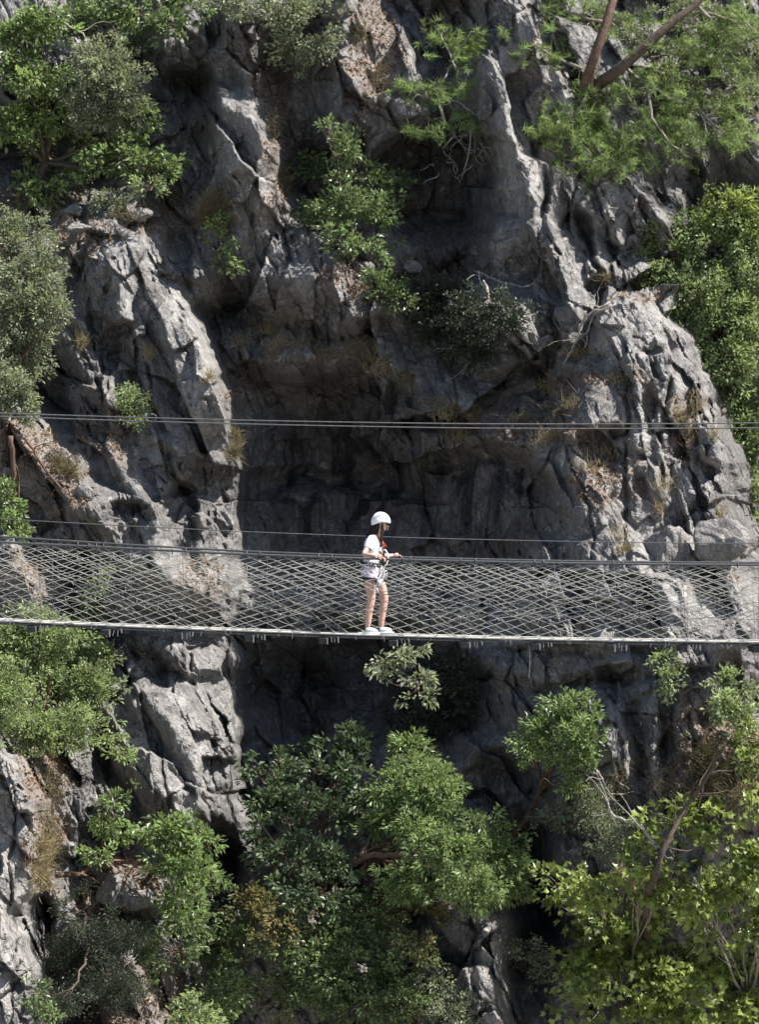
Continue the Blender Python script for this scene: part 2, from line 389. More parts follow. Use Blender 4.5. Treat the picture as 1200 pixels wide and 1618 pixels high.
# open joints: points, half width in pixels, depth in metres
CRACKS = [([(292,110),(325,180),(345,250),(350,330)], 5, .4),([(838,190),(852,250),(864,340),(880,400)], 4, .5),([(905,130),(912,240),(905,335),(885,360)], 4, .5),([(915,330),(932,400),(950,480)], 5, .5),
 ([(585,200),(560,300),(550,430),(545,540)], 5, .3),([(215,520),(245,640),(270,720),(300,800)], 4, .35),([(170,560),(200,640),(215,700)], 4, .3),([(655,600),(662,720),(668,900)], 6, .3),([(985,600),(990,700),(985,800),(995,900)], 4, .4),
 ([(1052,560),(1058,650),(1050,760)], 4, .35),([(1090,620),(1100,720),(1112,830)], 4, .3),([(200,1030),(225,1110),(262,1230),(285,1300)], 4, .4),([(300,1040),(318,1120),(345,1230)], 4, .35),([(965,1050),(975,1150),(985,1300)], 5, .4),
 ([(1035,1060),(1052,1180),(1062,1290)], 4, .35),([(1095,1120),(1100,1200),(1090,1280)], 4, .3),([(400,340),(395,440),(410,540)], 4, .25),([(480,360),(510,450),(520,540)], 3, .25),([(740,1440),(750,1530),(745,1620)], 4, .3),([(20,1250),(15,1380),(25,1500),(20,1600)], 3, .25),
 ([(520,640),(515,760),(520,890)], 7, .15),([(730,680),(738,800),(745,900)], 6, .2),([(590,640),(600,760),(595,860)], 7, .12),([(820,720),(830,800),(828,880)], 5, .18),([(130,420),(150,500),(165,560)], 3, .25),([(880,640),(905,720),(930,800),(935,900)], 3, .25)]
# hollows carved into the face: u, v, ru, rv, depth in metres, edge sharpness
HOLLOWS = [(510,790,160,190,2.2,1.8),(775,800,105,105,1.0,3),(705,295,80,120,1.9,3),(480,130,50,120,.9,2),(300,165,50,75,1.2,2),(725,50,45,70,1.2,2),(640,20,40,60,.8,2),
 (942,462,14,30,.9,2),(1098,290,16,45,.7,2),(918,370,24,45,.8,2),(292,820,26,60,.7,3),(70,610,60,85,1.1,2),(450,1130,90,110,1.2,2),(640,1090,130,110,1.3,2),
 (345,1400,50,110,1.8,2),(845,1430,50,150,2.0,2),(1155,1055,20,45,.7,2),(1008,1150,14,60,.35,2),(810,1260,60,80,1.1,2),(640,650,30,60,.8,2),(162,1190,22,34,.9,2),(855,605,70,32,.7,2),
 (1000,1450,70,70,1.5,2),(862,240,9,80,.3,2),(60,1450,24,40,1.3,2),(130,1540,40,70,1.0,2),(200,560,24,60,.6,2),(1030,640,14,30,.35,2),(955,700,40,26,.6,2),(205,830,40,40,.7,2),
 (430,400,0.1,0.1,0,2),(980,1060,30,14,.5,2),(1060,1150,14,70,.35,2),(110,240,110,90,1.2,2),(700,540,110,60,1.0,2),(280,400,24,50,.8,2),(500,280,60,60,.7,2),(1140,120,80,100,.8,2)]
STAIN_SHADE = [(530,760,165,150,1.0),(600,700,120,120,.8),(770,800,125,110,.95),(705,290,75,110,.9),(480,130,60,120,.35),(420,60,50,80,.5),  # streaky cave stain, and painted shade in recesses and behind foliage
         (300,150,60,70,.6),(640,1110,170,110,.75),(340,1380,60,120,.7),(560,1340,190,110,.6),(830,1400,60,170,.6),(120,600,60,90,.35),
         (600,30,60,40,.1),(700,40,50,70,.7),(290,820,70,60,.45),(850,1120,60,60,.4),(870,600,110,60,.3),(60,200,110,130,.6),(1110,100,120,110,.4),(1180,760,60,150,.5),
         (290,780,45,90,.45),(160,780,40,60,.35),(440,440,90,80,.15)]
EARTH = [(60,330,90,40,.9),(130,380,60,30,.6),(620,440,110,35,.9),(590,80,45,90,.8),(75,1290,35,150,.95),(190,1410,70,60,.9),(1150,1230,90,110,.95),
         (40,930,60,70,.75),(320,925,45,40,.7),(470,610,150,25,.5),(930,600,110,22,.5),(860,685,130,25,.7),(1090,1150,30,70,.65),(440,240,25,100,.7),(1085,690,25,60,.6),
         (20,720,60,60,.8),(100,770,60,60,.6),(180,690,60,50,.4),(960,760,90,60,.4),(530,1400,140,60,.7),(180,1580,120,60,.8),(700,1400,60,40,.6),(420,130,40,40,.6),(1130,900,40,40,.4),(860,140,40,120,.35),(270,340,60,40,.6),(820,700,100,120,.25),(1010,470,60,12,.5)]

PALE = [(840,180,55,170,1),(130,450,50,70,.6),(1050,740,90,150,.6),(1060,930,120,80,1),(250,930,90,60,.8),(0,1420,60,260,1),(1000,1180,60,120,.7),(620,110,50,50,.7),(300,620,45,170,.6),(760,1500,50,100,.7),(980,320,50,60,.6),(1150,240,60,40,.5),(370,230,50,60,.5),(1000,520,90,40,.5),(280,1180,60,90,.3)]
def blobs(U, V, L):
    r = np.zeros_like(U)
    for (u, v, a, b, s) in L:
        d = ((U-u)/a)**2+((V-v)/b)**2
        r = np.maximum(r, s*np.clip(1.35-d, 0, 1)**.8)
    return r

def relief(U, V):
    """metres towards the viewer for arrays of photograph positions"""
    a = U/PX; b = V/PX
    wu = U+PX*(.12*fbm(a*1.1, b*1.1, 3, 5)+.02*fbm(a*4.5, b*4.5, 3, 55))
    wv = V+PX*(.12*fbm(a*1.1, b*1.1, 3, 25)+.02*fbm(a*4.5, b*4.5, 3, 75))
    base = .55*fbm(a*.22, b*.16, 3, 91)
    for (u, v, ru, rv, rot, h) in LUMPS:
        d = ((wu-u)/ru)**2+((wv-v)/rv)**2
        base = base+h*np.exp(-d*1.2)
    p = base.copy()
    for pts, sl, sr in RIDGES:
        sl = sl*1.45+.12
        hm = max(q[2] for q in pts)+1.2
        reach = hm/max(.25, min(sl, sr))*PX*.6
        us = [q[0] for q in pts]; vs_ = [q[1] for q in pts]
        msk = (wu > min(us)-hm/sl*PX*.8) & (wu < max(us)+hm/sr*PX*1.0+20) & (wv > min(vs_)-reach) & (wv < max(vs_)+reach)
        idx = np.nonzero(msk)
        if len(idx[0]) == 0: continue
        x = wu[idx]; y = wv[idx]
        bd = np.full(x.shape, 1e9); bh = np.zeros(x.shape); bs = np.zeros(x.shape)
        for (u0, v0, h0), (u1, v1, h1) in zip(pts[:-1], pts[1:]):
            du, dv = u1-u0, v1-v0; L2 = du*du+dv*dv
            t = np.clip(((x-u0)*du+(y-v0)*dv)/L2, 0, 1)
            dx = x-(u0+t*du); dy = y-(v0+t*dv)
            d = np.hypot(dx, dy); s = np.sign((x-u0)*dv-(y-v0)*du)
            m = d < bd
            bd = np.where(m, d, bd); bh = np.where(m, h0+t*(h1-h0), bh); bs = np.where(m, s, bs)
        # beyond the ends the ridge falls away quickly on both sides
        dm = bd/PX
        rr = np.sqrt(dm*dm+.01)-.1
        h = bh-np.where(bs > 0, sr, sl)*rr
        e = np.clip((min(vs_)-y)/PX, 0, 9)*1.5+np.clip((y-max(vs_))/PX, 0, 9)*1.5
        h = h-e
        cur = p[idx]
        k = .06                              # soft maximum
        dlt = np.clip(.5+.5*(h-cur)/k, 0, 1)
        p[idx] = cur*(1-dlt)+h*dlt+k*dlt*(1-dlt)
    for pts, dp, rc in CUTS:
        bd = np.full(U.shape, 1e9); bs = np.zeros(U.shape)
        for (u0, v0), (u1, v1) in zip(pts[:-1], pts[1:]):
            du, dv = u1-u0, v1-v0
            t = np.clip(((wu-u0)*du+(wv-v0)*dv)/(du*du+dv*dv), 0, 1)
            d = np.hypot(wu-u0-t*du, wv-v0-t*dv); m = d < bd
            bs = np.where(m, np.sign((wu-u0)*dv-(wv-v0)*du), bs); bd = np.where(m, d, bd)
        vy = np.clip((wv-pts[0][1]+30)/60, 0, 1)*np.clip((pts[-1][1]+60-wv)/120, 0, 1)
        p = p-np.where(bs > 0, np.minimum(bd/PX*5, dp)*np.exp(-(bd/PX/rc)**2)*vy, 0)
    for (u, v, ru, rv, dp, k) in HOLLOWS:
        d = np.sqrt(((wu-u)/np.where(wu < u, ru*1.5, ru))**2+((wv-v)/np.where(wv > v, rv*(2.4 if rv > 25 else 1.5), rv))**2)
        t = np.clip((1.0-d)*np.where(wv > v, 1.1, k*.8)+.2, 0, 1)
        p = p-dp*t*t*(3-2*t)
    st = blobs(U+30*fbm(a*1.5, b*1.5, 3, 300), V+30*fbm(a*1.5, b*1.5, 3, 330), STAIN_SHADE)
    calm = 1-.90*blobs(U, V, [(535,800,155,170,1),(620,1120,110,110,.55),(770,800,90,90,.8),(700,300,70,100,.9),(480,140,50,100,.6)])
    # joints: blocks dip steeply down to the right
    c, s = math.cos(R(24)), math.sin(R(24))
    x = a*c-b*s+.05*fbm(a*2, b*2, 3, 402); y = (a*s+b*c)*.52+.05*fbm(a*2, b*2, 3, 412)
    f1, e1 = facets(x*.80, y*.80, 11, 120, .85, .22)
    f2, e2 = facets(x*1.75+5, y*1.7, 31, 90, .62, .10)
    f3, e3 = facets(x*4.2, y*3.8, 51, 60, .26, .038)
    f4, e4 = facets(x*10, y*9, 71, 40, .10, .014)
    mod = .45+.8*np.clip(fbm(a*.5, b*.5, 2, 500)+.45, 0, 1)
    m3 = np.clip(.55+1.3*fbm(a*.9, b*.9, 2, 520), .22, 1.3)       # some faces stay smooth, others shatter
    d = calm*(mod*(f1+f2)+m3*(f3+f4))
    d = d-calm*(.16*mod*np.exp(-e1*60)+.07*m3*np.exp(-e2*50)+.02*m3*np.exp(-e3*30))
    d = d+.016*fbm(a*6, b*6, 5, 200, .62)*(.5+.5*calm)+.06*calm*fbm(x*1.3, y*1.1, 2, 205)
    # open joints
    for pts, wd, dp in CRACKS:
        bd = np.full(U.shape, 1e9)
        for (u0, v0), (u1, v1) in zip(pts[:-1], pts[1:]):
            du, dv = u1-u0, v1-v0
            t = np.clip(((wu-u0)*du+(wv-v0)*dv)/(du*du+dv*dv), 0, 1)
            bd = np.minimum(bd, np.hypot(wu-u0-t*du, wv-v0-t*dv))
        d = d-dp*np.exp(-(bd/wd)**2)*(.6+.4*fbm(a*2, b*2, 2, 610))
    # flutes down the stained and darkened walls
    d = d+(1-calm)*(.15*fbm(a*1.6, b*.18, 3, 260)+.05*fbm(a*6, b*.8, 3, 270)+.03*f3)
    return p+d, st

def base_Y(V):
    return 55.5-5.0*(V/1618.0)

fine = 2.15
def axis(lo, hi, out_lo, out_hi):
    core = np.arange(lo, hi+.1, fine)
    def grow(a, b):
        x = a; st = fine; r = []
        while (x < b):
            st = min(st*1.10, 26); x += st; r.append(x)
        return np.array(r)
    return np.concatenate([(lo-(grow(0, lo-out_lo)))[::-1], core, hi+grow(0, out_hi-hi)])
ug = axis(-40, 1240, -1500, 2700); vg = axis(-40, 1660, -1500, 2500)
U, V = np.meshgrid(ug, vg)
P, ST = relief(U, V)
ER = blobs(U+22*fbm(U/60, V/60, 3, 700), V+22*fbm(U/60, V/60, 3, 730), EARTH)
far = np.clip((np.maximum(np.abs(U-600)-600, np.abs(V-809)-809))/400, 0, 1)
P = P+far*.8*fbm(U/PX*.25, V/PX*.25, 2, 800)
Yg = base_Y(V)-P
def surfY(u, v):
    i = np.clip(np.searchsorted(ug, u)-1, 0, len(ug)-2); j = np.clip(np.searchsorted(vg, v)-1, 0, len(vg)-2)
    return float(Yg[j, i])
def surf_min(u, v, r=14):
    return min(surfY(u+dx, v+dy) for dx in (-r, 0, r) for dy in (-r, 0, r))
Xw = (U-CU)/F*Yg; Zw = -(V-CV)/F*Yg
nv, nu = U.shape
ii = (np.arange(nv-1)[:, None]*nu+np.arange(nu-1)[None]).ravel()
Q = np.stack([ii, ii+nu, ii+nu+1, ii+1], -1)
me = raw_mesh('cliff_face', np.stack([Xw, Yg, Zw], -1).reshape(-1, 3), None, Q, False, {'stain_shade': ST.ravel(), 'earth': ER.ravel(), 'pale': blobs(U+25*fbm(U/60, V/60, 3, 760), V+25*fbm(U/60, V/60, 3, 790), PALE).ravel()})
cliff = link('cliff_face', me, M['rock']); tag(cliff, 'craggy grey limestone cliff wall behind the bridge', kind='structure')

g = MB(); g.box((0, 60, -27), (900, 900, .5)); gr = g.build('gorge_floor', M['ground'], smooth=False)
tag(gr, 'gravel floor of the gorge', kind='structure')

# ------------------------------------------------------------------ foliage
def frames(D, up):
    """for unit directions D and rough normals up return side and normal vectors"""
    S = np.cross(D, up); S /= np.linalg.norm(S, axis=1)[:, None]+1e-9
    Nn = np.cross(S, D)
    return S, Nn
def unit(a): return a/(np.linalg.norm(a, axis=-1, keepdims=True)+1e-9)

def leaf_arrays(Pc, D, Nr, L, W, fold=.25):
    """folded four-corner leaves: base, left, tip, right"""
    S, Nn = frames(D, Nr)
    L = L[:, None]; W = W[:, None]
    b = Pc; tip = Pc+D*L-Nn*L*.12; mid = Pc+D*L*.48
    l = mid-S*W*.5+Nn*W*fold; r = mid+S*W*.5+Nn*W*fold
    V_ = np.stack([b, l, tip, r], 1).reshape(-1, 3)
    i = np.arange(len(Pc))[:, None]*4
    T = np.concatenate([i+np.array([[0, 2, 1]]), i+np.array([[0, 3, 2]])])
    return V_, T
LOBED = np.array([(0, 0), (.20, .12), (.42, .02), (.36, .30), (.52, .58), (.26, .60), (.12, .80), (0, 1.05), (-.12, .80), (-.26, .60), (-.52, .58), (-.36, .30), (-.42, .02), (-.20, .12)])
def lobed_arrays(Pc, D, Nr, L):
    S, Nn = frames(D, Nr); n = len(LOBED)
    x = LOBED[:, 0]; y = LOBED[:, 1]
    ctr = Pc+D*L[:, None]*.42
    V_ = Pc[:, None]+L[:, None, None]*(x[None, :, None]*S[:, None]+y[None, :, None]*D[:, None]+(.35*np.abs(x)-.15*y*y)[None, :, None]*Nn[:, None])
    V_ = np.concatenate([V_, ctr[:, None]], 1)
    i = np.arange(len(Pc))[:, None]*(n+1)
    T = np.concatenate([i+np.array([[n, k, (k+1) % n]]) for k in range(n)])
    return V_.reshape(-1, 3), T

def lobe_points(lobe, n, rs):
    """clump centres in a leafy lobe (world metres): shell-biased, more on the lit and visible side"""
    c, r = lobe
    d = unit(rs.normal(size=(n*3, 3)))
    rad = rs.random(n*3)**.45
    keep = (d[:, 1] < .35) | (rs.random(n*3) < .25)
    d = d[keep][:n]; rad = rad[keep][:n]
    lump = 1+.42*np.sin(d[:, 0]*4.3+c[0]*3)*np.cos(d[:, 2]*5+c[2]*2)+.16*rs.normal(size=len(d))+(rs.random(len(d)) < .06)*.35
    return c+d*(rad*lump)[:, None]*r, d

def bush(name, label, cat, lobes, leaf=9, aspect=.5, mat='leaf_mid', density=1.0, off=.35, bark='bark_dark', root=None, group=None,
         clump=13, per=16, droop=.15, trunk=.05, gaps=0.0, seed=1, mats=None, lobed=False, singles=0, thick=.8, branches=True, stand=None):
    rs = np.random.default_rng(seed)
    # lobes: (u, v, ru, rv[, extra metres towards the viewer])
    LW = []
    for lb in lobes:
        u, v, ru, rv = lb[:4]; ex = lb[4] if len(lb) > 4 else 0
        y = surf_min(u, v, 20)-off-ex if stand is None else base_Y(v)-stand-ex
        c = np.array(at(u, v, y)); k = y/F
        LW.append((c, np.array([ru*k, max(.25, thick*.5*(ru+rv)*k), rv*k]), u, v, ru, rv, y))
    if root is None:
        lu, lv = lobes[0][0], lobes[0][1]+lobes[0][3]*.8
        root = (lu, lv)
    rY = surfY(*root)+.05 if len(root) < 3 else root[2]
    rp = np.array(at(root[0], root[1], rY))
    o = empty(name, rp); tag(o, label, cat, group)
    allP = []; allD = []; allN = []; allL = []; tint = []
    tips = []
    for (c, r, u, v, ru, rv, y) in LW:
        k = y/F
        area = math.pi*ru*rv
        ncl = max(4, int(density*4.2*area/(per*leaf*leaf*aspect*.5)))
        Cc, d = lobe_points((c, r), ncl, rs)
        if gaps:
            q = np.sin(Cc[:, 0]*7+seed)+np.sin(Cc[:, 2]*8+seed*2)+np.sin(Cc[:, 0]*3-Cc[:, 2]*4)
            Cc = Cc[q > -1.6+gaps*1.6]; d = d[:0]
        d = unit(Cc-c)
        n = len(Cc)
        tips.append((c, r, Cc[rs.permutation(n)[:min(n, 26)]]))
        cd = unit(d+np.array([0, -.35, .5])*rs.random((n, 1))+.45*rs.normal(size=(n, 3)))
        e = unit(rs.normal(size=(n, per, 3))+cd[:, None]*.9)
        rr = clump*k*(rs.random((n, per, 1))**.6)
        Pp = Cc[:, None]+e*rr*np.array([1, 1, .75])
        D = unit(e*.8+cd[:, None]*.6+np.array([0, 0, -droop])+.35*rs.normal(size=(n, per, 3)))
        Nn = unit(np.array([.42, -.35, .75])+.60*rs.normal(size=(n, per, 3)))
        allP.append(Pp.reshape(-1, 3)); allD.append(D.reshape(-1, 3)); allN.append(Nn.reshape(-1, 3))
        allL.append((leaf*k*(.65+.7*rs.random((n, per)))).ravel())
        tt = np.clip(.50+.30*rs.normal(size=(n, 1))+.20*rs.normal(size=(n, per)), 0, 1.15)
        tint.append(tt.ravel())
    Pp = np.vstack(allP); D = np.vstack(allD); Nn = np.vstack(allN); L = np.concatenate(allL); tt = np.concatenate(tint)
    Pp = Pp-rp
    if singles:
        # the leaves that show largest become leaves of their own
        score = -Pp[:, 1]*1.2+Pp[:, 2]*.15+.5*rs.random(len(Pp))+ (np.abs((Pp[:, 0]+rp[0]))/ (Pp[:, 1]+rp[1])*F < 590)*2
        order = np.argsort(-score); sel = order[:singles*3][rs.permutation(singles*3)[:singles]]
        rest = np.setdiff1d(np.arange(len(Pp)), sel)
        variants = []
        for q in range(6):
            nn = np.array([[0, 0, 1.0]]) + .001
            v_, t_ = lobed_arrays(np.zeros((1, 3)), np.array([[0, 1.0, 0]]), unit(nn), np.array([1.0])) if lobed else leaf_arrays(np.zeros((1, 3)), np.array([[0, 1.0, 0]]), unit(nn), np.array([1.0]), np.array([aspect]))
            v_ = v_.copy(); v_[:, 2] += .08*np.sin(v_[:, 0]*5+q)+.06*np.cos(v_[:, 1]*4+q)
            mq = raw_mesh('leaf', v_, t_, None, False, {'tint': np.full(len(v_), .05+.19*q)}); mq.materials.append(M[mat]); variants.append(mq)
        S_, N2 = frames(D[sel], Nn[sel])
        for a_, i in enumerate(sel):
            lo = bpy.data.objects.new('leaf', variants[int(rs.integers(6))]); C.objects.link(lo); lo.parent = o
            mt = Matrix((tuple(S_[a_]), tuple(D[i]), tuple(N2[a_]))).transposed().to_4x4()
            lo.matrix_local = Matrix.Translation(Vector(Pp[i])) @ mt @ Matrix.Scale(float(L[i]), 4)
    else: rest = np.arange(len(Pp))
    if lobed: V_, T_ = lobed_arrays(Pp[rest], D[rest], Nn[rest], L[rest]); kk = len(LOBED)+1
    else: V_, T_ = leaf_arrays(Pp[rest], D[rest], Nn[rest], L[rest], L[rest]*aspect*(.8+.4*rs.random(len(rest)))); kk = 4
    me = raw_mesh('foliage', V_, T_, None, False, {'tint': np.repeat(tt[rest], kk)})
    fo = link('foliage', me, M[mat], o); fo['kind'] = 'stuff'
    if mats:                                    # a second leaf colour on some clumps
        me.materials.append(M[mats])
        npoly = len(T_); half = np.repeat(0, npoly)
        cl = (np.sin(Pp[rest][:, 0]*2.3+seed)+np.sin(Pp[rest][:, 2]*3.1+seed*1.7)+.6*rs.normal(size=len(rest))) > 1.0
        half = np.tile(cl, npoly//len(rest)).astype(np.int32) 
        me.polygons.foreach_set('material_index', half)
    if branches:
        tr = MB(); tw = MB(); used = 0
        cen = np.mean([c for c, r, tp in tips], axis=0)-rp
        fork = cen*.45+rs.normal(size=3)*.05
        ts = np.linspace(0, 1, 7)[:, None]; st_p = ts*fork+rs.normal(size=(7, 3))*.025*np.sin(ts*np.pi)
        tr.tube(st_p, np.linspace(trunk, trunk*.75, 7), 7)
        for (c, r, tp) in tips:
            b0 = c-rp+np.array([0, .12, 0]); mid = (fork+b0)/2+rs.normal(size=3)*.07*np.linalg.norm(b0-fork)
            ts = np.linspace(0, 1, 9)[:, None]
            path = (1-ts)**2*fork+2*ts*(1-ts)*mid+ts**2*b0
            path[1:-1] += rs.normal(size=(7, 3))*.02
            tr.tube(path, np.linspace(trunk*.5, trunk*.18, 9), 5)
            for q in tp[:14]:
                e0 = path[int(rs.integers(4, 9))]; e1 = q-rp
                m2 = (e0+e1)/2+rs.normal(size=3)*.06
                ts2 = np.linspace(0, 1, 5)[:, None]
                tw.tube((1-ts2)**2*e0+2*ts2*(1-ts2)*m2+ts2**2*e1, np.linspace(trunk*.14, trunk*.05, 5), 4, cap=False)
        tr.build('trunk', M[bark], o); t2 = tw.build('twigs', M[bark], o); t2['kind'] = 'stuff'
    return o

def vine(path, r0, r1, name, label, cat, mat, forks=0, seed=1, off=.25, group=None, lift=None):
    """bare branch or root along photo positions, with forking twigs"""
    rs = np.random.default_rng(seed)
    pts = [np.array(at(u, v, surf_min(u, v, 8)-off-(lift or 0))) for u, v in path]
    o = empty(name, pts[0]); tag(o, label, cat, group)
    P_ = []
    for i in range(len(pts)-1):
        for k in range(5): P_.append(pts[i]+(pts[i+1]-pts[i])*k/5+rs.normal(size=3)*.012)
    P_.append(pts[-1]); P_ = np.array(P_)
    P_[:, 1] = np.convolve(np.pad(P_[:, 1], 3, mode='edge'), np.ones(7)/7, 'valid')
    b = MB(); b.tube(P_-pts[0], np.linspace(r0, r1, len(P_)), 6)
    b.build('branch' if cat != 'root' else 'root_stem', M[mat], o)
    if forks:
        tw = MB()
        for k in range(forks):
            i = int(rs.integers(2, len(P_)-1)); s0 = P_[i]; dr = unit(P_[min(i+1, len(P_)-1)]-P_[i-1])
            dr = unit(dr+rs.normal(size=3)*np.array([.9, .5, .9])); ln = .25+.7*rs.random()
            q = [s0-pts[0]]; c_ = s0.copy()
            for j in range(6): dr = unit(dr+rs.normal(size=3)*.22+np.array([0, 0, .04])); c_ = c_+dr*ln/6; q.append(c_-pts[0])
            tw.tube(q, np.linspace(max(r1*.7, .008), .003, len(q)), 4, cap=False)
        t2 = tw.build('twigs', M[mat], o); t2['kind'] = 'stuff'
    return o

def blades(name, label, cat, spots, mat, n=90, length=22, width=1.0, seed=1, upright=.9, kind='stuff', spread=.5, off=.03, curl=.25):
    """tufts of dry grass or a bare twiggy bush: thin curved blades"""
    rs = np.random.default_rng(seed); Vs = []; Ts = []; tin = []; cnt = 0
    c0 = None
    for (u, v, ru, rv) in spots:
        y = surf_min(u, v, 6)-off
        if c0 is None: c0 = np.array(at(u, v, y))
        uu = u+ru*rs.normal(size=n)*.5; vv = v+rv*rs.normal(size=n)*.5
        B = np.array([at(a_, b_, surf_min(a_, b_, 4)-off*.5 if i % 6 == 0 else y) for i, (a_, b_) in enumerate(zip(uu, vv))])
        d = unit(rs.normal(size=(n, 3))*spread+np.array([0, -.3, upright]))
        Ln = length*y/F*(.4+.9*rs.random(n))[:, None]; Wd = width*y/F
        s = unit(np.cross(d, np.array([0, -1.0, 0])+.3*rs.normal(size=(n, 3))))
        m = B+d*Ln*.5; tip = B+d*Ln+rs.normal(size=(n, 3))*curl*Ln
        Vv = np.stack([B-s*Wd*.5, B+s*Wd*.5, m+s*Wd*.4, m-s*Wd*.4, tip], 1).reshape(-1, 3)
        i = np.arange(n)[:, None]*5+cnt
        Ts.append(np.concatenate([i+np.array([[0, 1, 2]]), i+np.array([[0, 2, 3]]), i+np.array([[3, 2, 4]])]))
        Vs.append(Vv); cnt += n*5; tin.append(np.repeat(rs.random(n), 5))
    me = raw_mesh(name, np.vstack(Vs)-c0, np.vstack(Ts), None, False, {'tint': np.concatenate(tin)})
    o = link(name, me, M[mat], None, c0); tag(o, label, cat, None, kind)
    return o

# ---- upper left
bush('broadleaf_tree', 'bright green broadleaf tree filling the upper left corner', 'tree',
     [(35,110,60,60,.2),(20,200,50,45,.3),(85,170,60,50,.1),(95,240,70,50,0),(185,255,60,35,.7),(235,265,48,30,.6),(60,40,60,40,.5),(215,190,40,28,.4),(20,40,40,40,.6),(60,300,50,20)],
     leaf=9.5, aspect=.55, mat='leaf_bright', off=.5, density=.8, seed=3, trunk=.09, root=(60,320), gaps=.35, clump=15)
bush('evergreen_bush', 'dark bush with a few bright leaf sprays on the top edge of the cliff', 'bush',
     [(130,25,60,40),(190,60,50,30),(225,15,60,35,.3),(270,40,30,30,.5),(290,5,40,25,.3)], leaf=9, aspect=.55, mat='leaf_mid', off=.4, density=.75, seed=4, gaps=.4)
bush('olive_bush', 'silvery grey green bush beside the upper left tree', 'bush',
     [(165,100,45,35,.8),(185,135,45,40,.8),(150,165,40,40,.7),(175,180,40,30,.7)], leaf=6, aspect=.42, mat='leaf_grey', off=.7, density=1.1, seed=5, per=20, clump=12)
bush('evergreen_bush', 'small bright bush at the right tip of the upper left foliage', 'bush',
     [(268,268,26,18,.3),(235,295,24,14,.4)], leaf=8, mat='leaf_olive', off=.6, seed=6, density=.8)
bush('low_shrub', 'grey green low shrub on the leaf strewn slope below the upper left tree', 'shrub',
     [(175,320,28,16),(110,290,24,14)], leaf=5.5, mat='leaf_grey', off=.25, seed=61, density=.7)
bush('evergreen_bush', 'dusty green bush hanging over the dark rock at the top centre left', 'bush',
     [(490,35,45,45),(470,80,35,25),(505,70,30,30),(370,10,45,25),(440,10,40,30)], leaf=6, mat='leaf_grey', off=.4, seed=7, density=.7, gaps=.3, per=14)
# ---- left edge
bush('olive_tree', 'grey green small leaved tree at the left edge above the cables', 'tree',
     [(20,380,55,42,.2),(50,440,55,40,.4),(30,500,60,50,.3),(80,485,32,24,.5),(35,560,45,45,.3),(10,620,38,48,.2),(40,640,18,30,.1)],
     leaf=6.2, aspect=.45, mat='leaf_grey', off=.7, seed=8, density=1.15, per=18, trunk=.07, root=(0,700), bark='bark_red')
bush('leafy_shrub', 'bright green shrub at the left edge just above the handrail', 'shrub',
     [(10,800,28,40,.2),(30,840,20,16,.2)], leaf=8, mat='leaf_bright', off=.5, seed=9, density=.85)
bush('leafy_tree', 'yellow green tree at the left edge below the bridge deck', 'tree',
     [(40,1020,80,45,.3),(110,1035,65,45,.4),(60,1090,90,50,.5),(140,1085,40,40,.3),(50,1150,60,40,.4),(110,1150,45,30,.4),(70,1000,60,30,.2),(165,1035,20,20,.2),(0,1100,50,60,.4)],
     leaf=6.6, aspect=.42, mat='leaf_olive', off=.8, seed=10, density=1.1, per=18, trunk=.08, root=(80,1200), bark='bark_red')
bush('leafy_sprig', 'thin yellow green sprig seen through the left part of the net', 'sprig',
     [(155,925,14,22),(150,965,20,16),(120,985,30,12)], leaf=6, mat='leaf_olive', off=.5, seed=11, density=.6, root=(150,1000), trunk=.02)
bush('leafy_sprig', 'drooping leafy sprig at the lower right of the left edge tree', 'sprig',
     [(170,1170,22,12),(195,1190,20,14)], leaf=7, mat='leaf_olive', off=.6, seed=12, density=.8, trunk=.02)
# ---- centre
bush('broadleaf_bush', 'mid green bush growing out of the crag above centre', 'bush',
     [(490,270,40,28,.1),(545,235,32,35,.2),(580,290,45,40,.3),(545,330,50,40,.2),(600,345,38,40,.3),(560,385,45,28,.1),(640,295,26,16,.2),(520,200,10,8,.4),(500,330,30,40)],
     leaf=8, aspect=.5, mat='leaf_mid', off=.5, seed=13, density=.72, gaps=.3, root=(560,430), trunk=.05)
bush('leafy_sprig', 'small fresh green sprig on the dark rock left of centre', 'sprig',
     [(345,365,14,22),(350,400,18,18),(370,425,16,12)], leaf=6.5, mat='leaf_bright', off=.3, seed=14, density=.6, trunk=.015, gaps=.3)
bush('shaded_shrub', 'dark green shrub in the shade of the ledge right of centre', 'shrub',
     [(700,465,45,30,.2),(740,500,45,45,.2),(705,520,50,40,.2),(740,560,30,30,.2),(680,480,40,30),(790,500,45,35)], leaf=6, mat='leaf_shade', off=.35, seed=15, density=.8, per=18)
bush('low_shrub', 'small bright low shrub on the brown ledge above centre', 'shrub',
     [(605,455,30,20),(625,475,28,16),(590,435,20,14)], leaf=6.5, mat='leaf_mid', off=.2, seed=16, density=.55)
bush('low_shrub', 'yellow green shrub tuft on the left buttress just above the cables', 'shrub',
     [(210,640,26,20),(215,668,16,14),(200,615,14,14)], leaf=5, mat='leaf_olive', off=.15, seed=17, density=.6, trunk=.02)
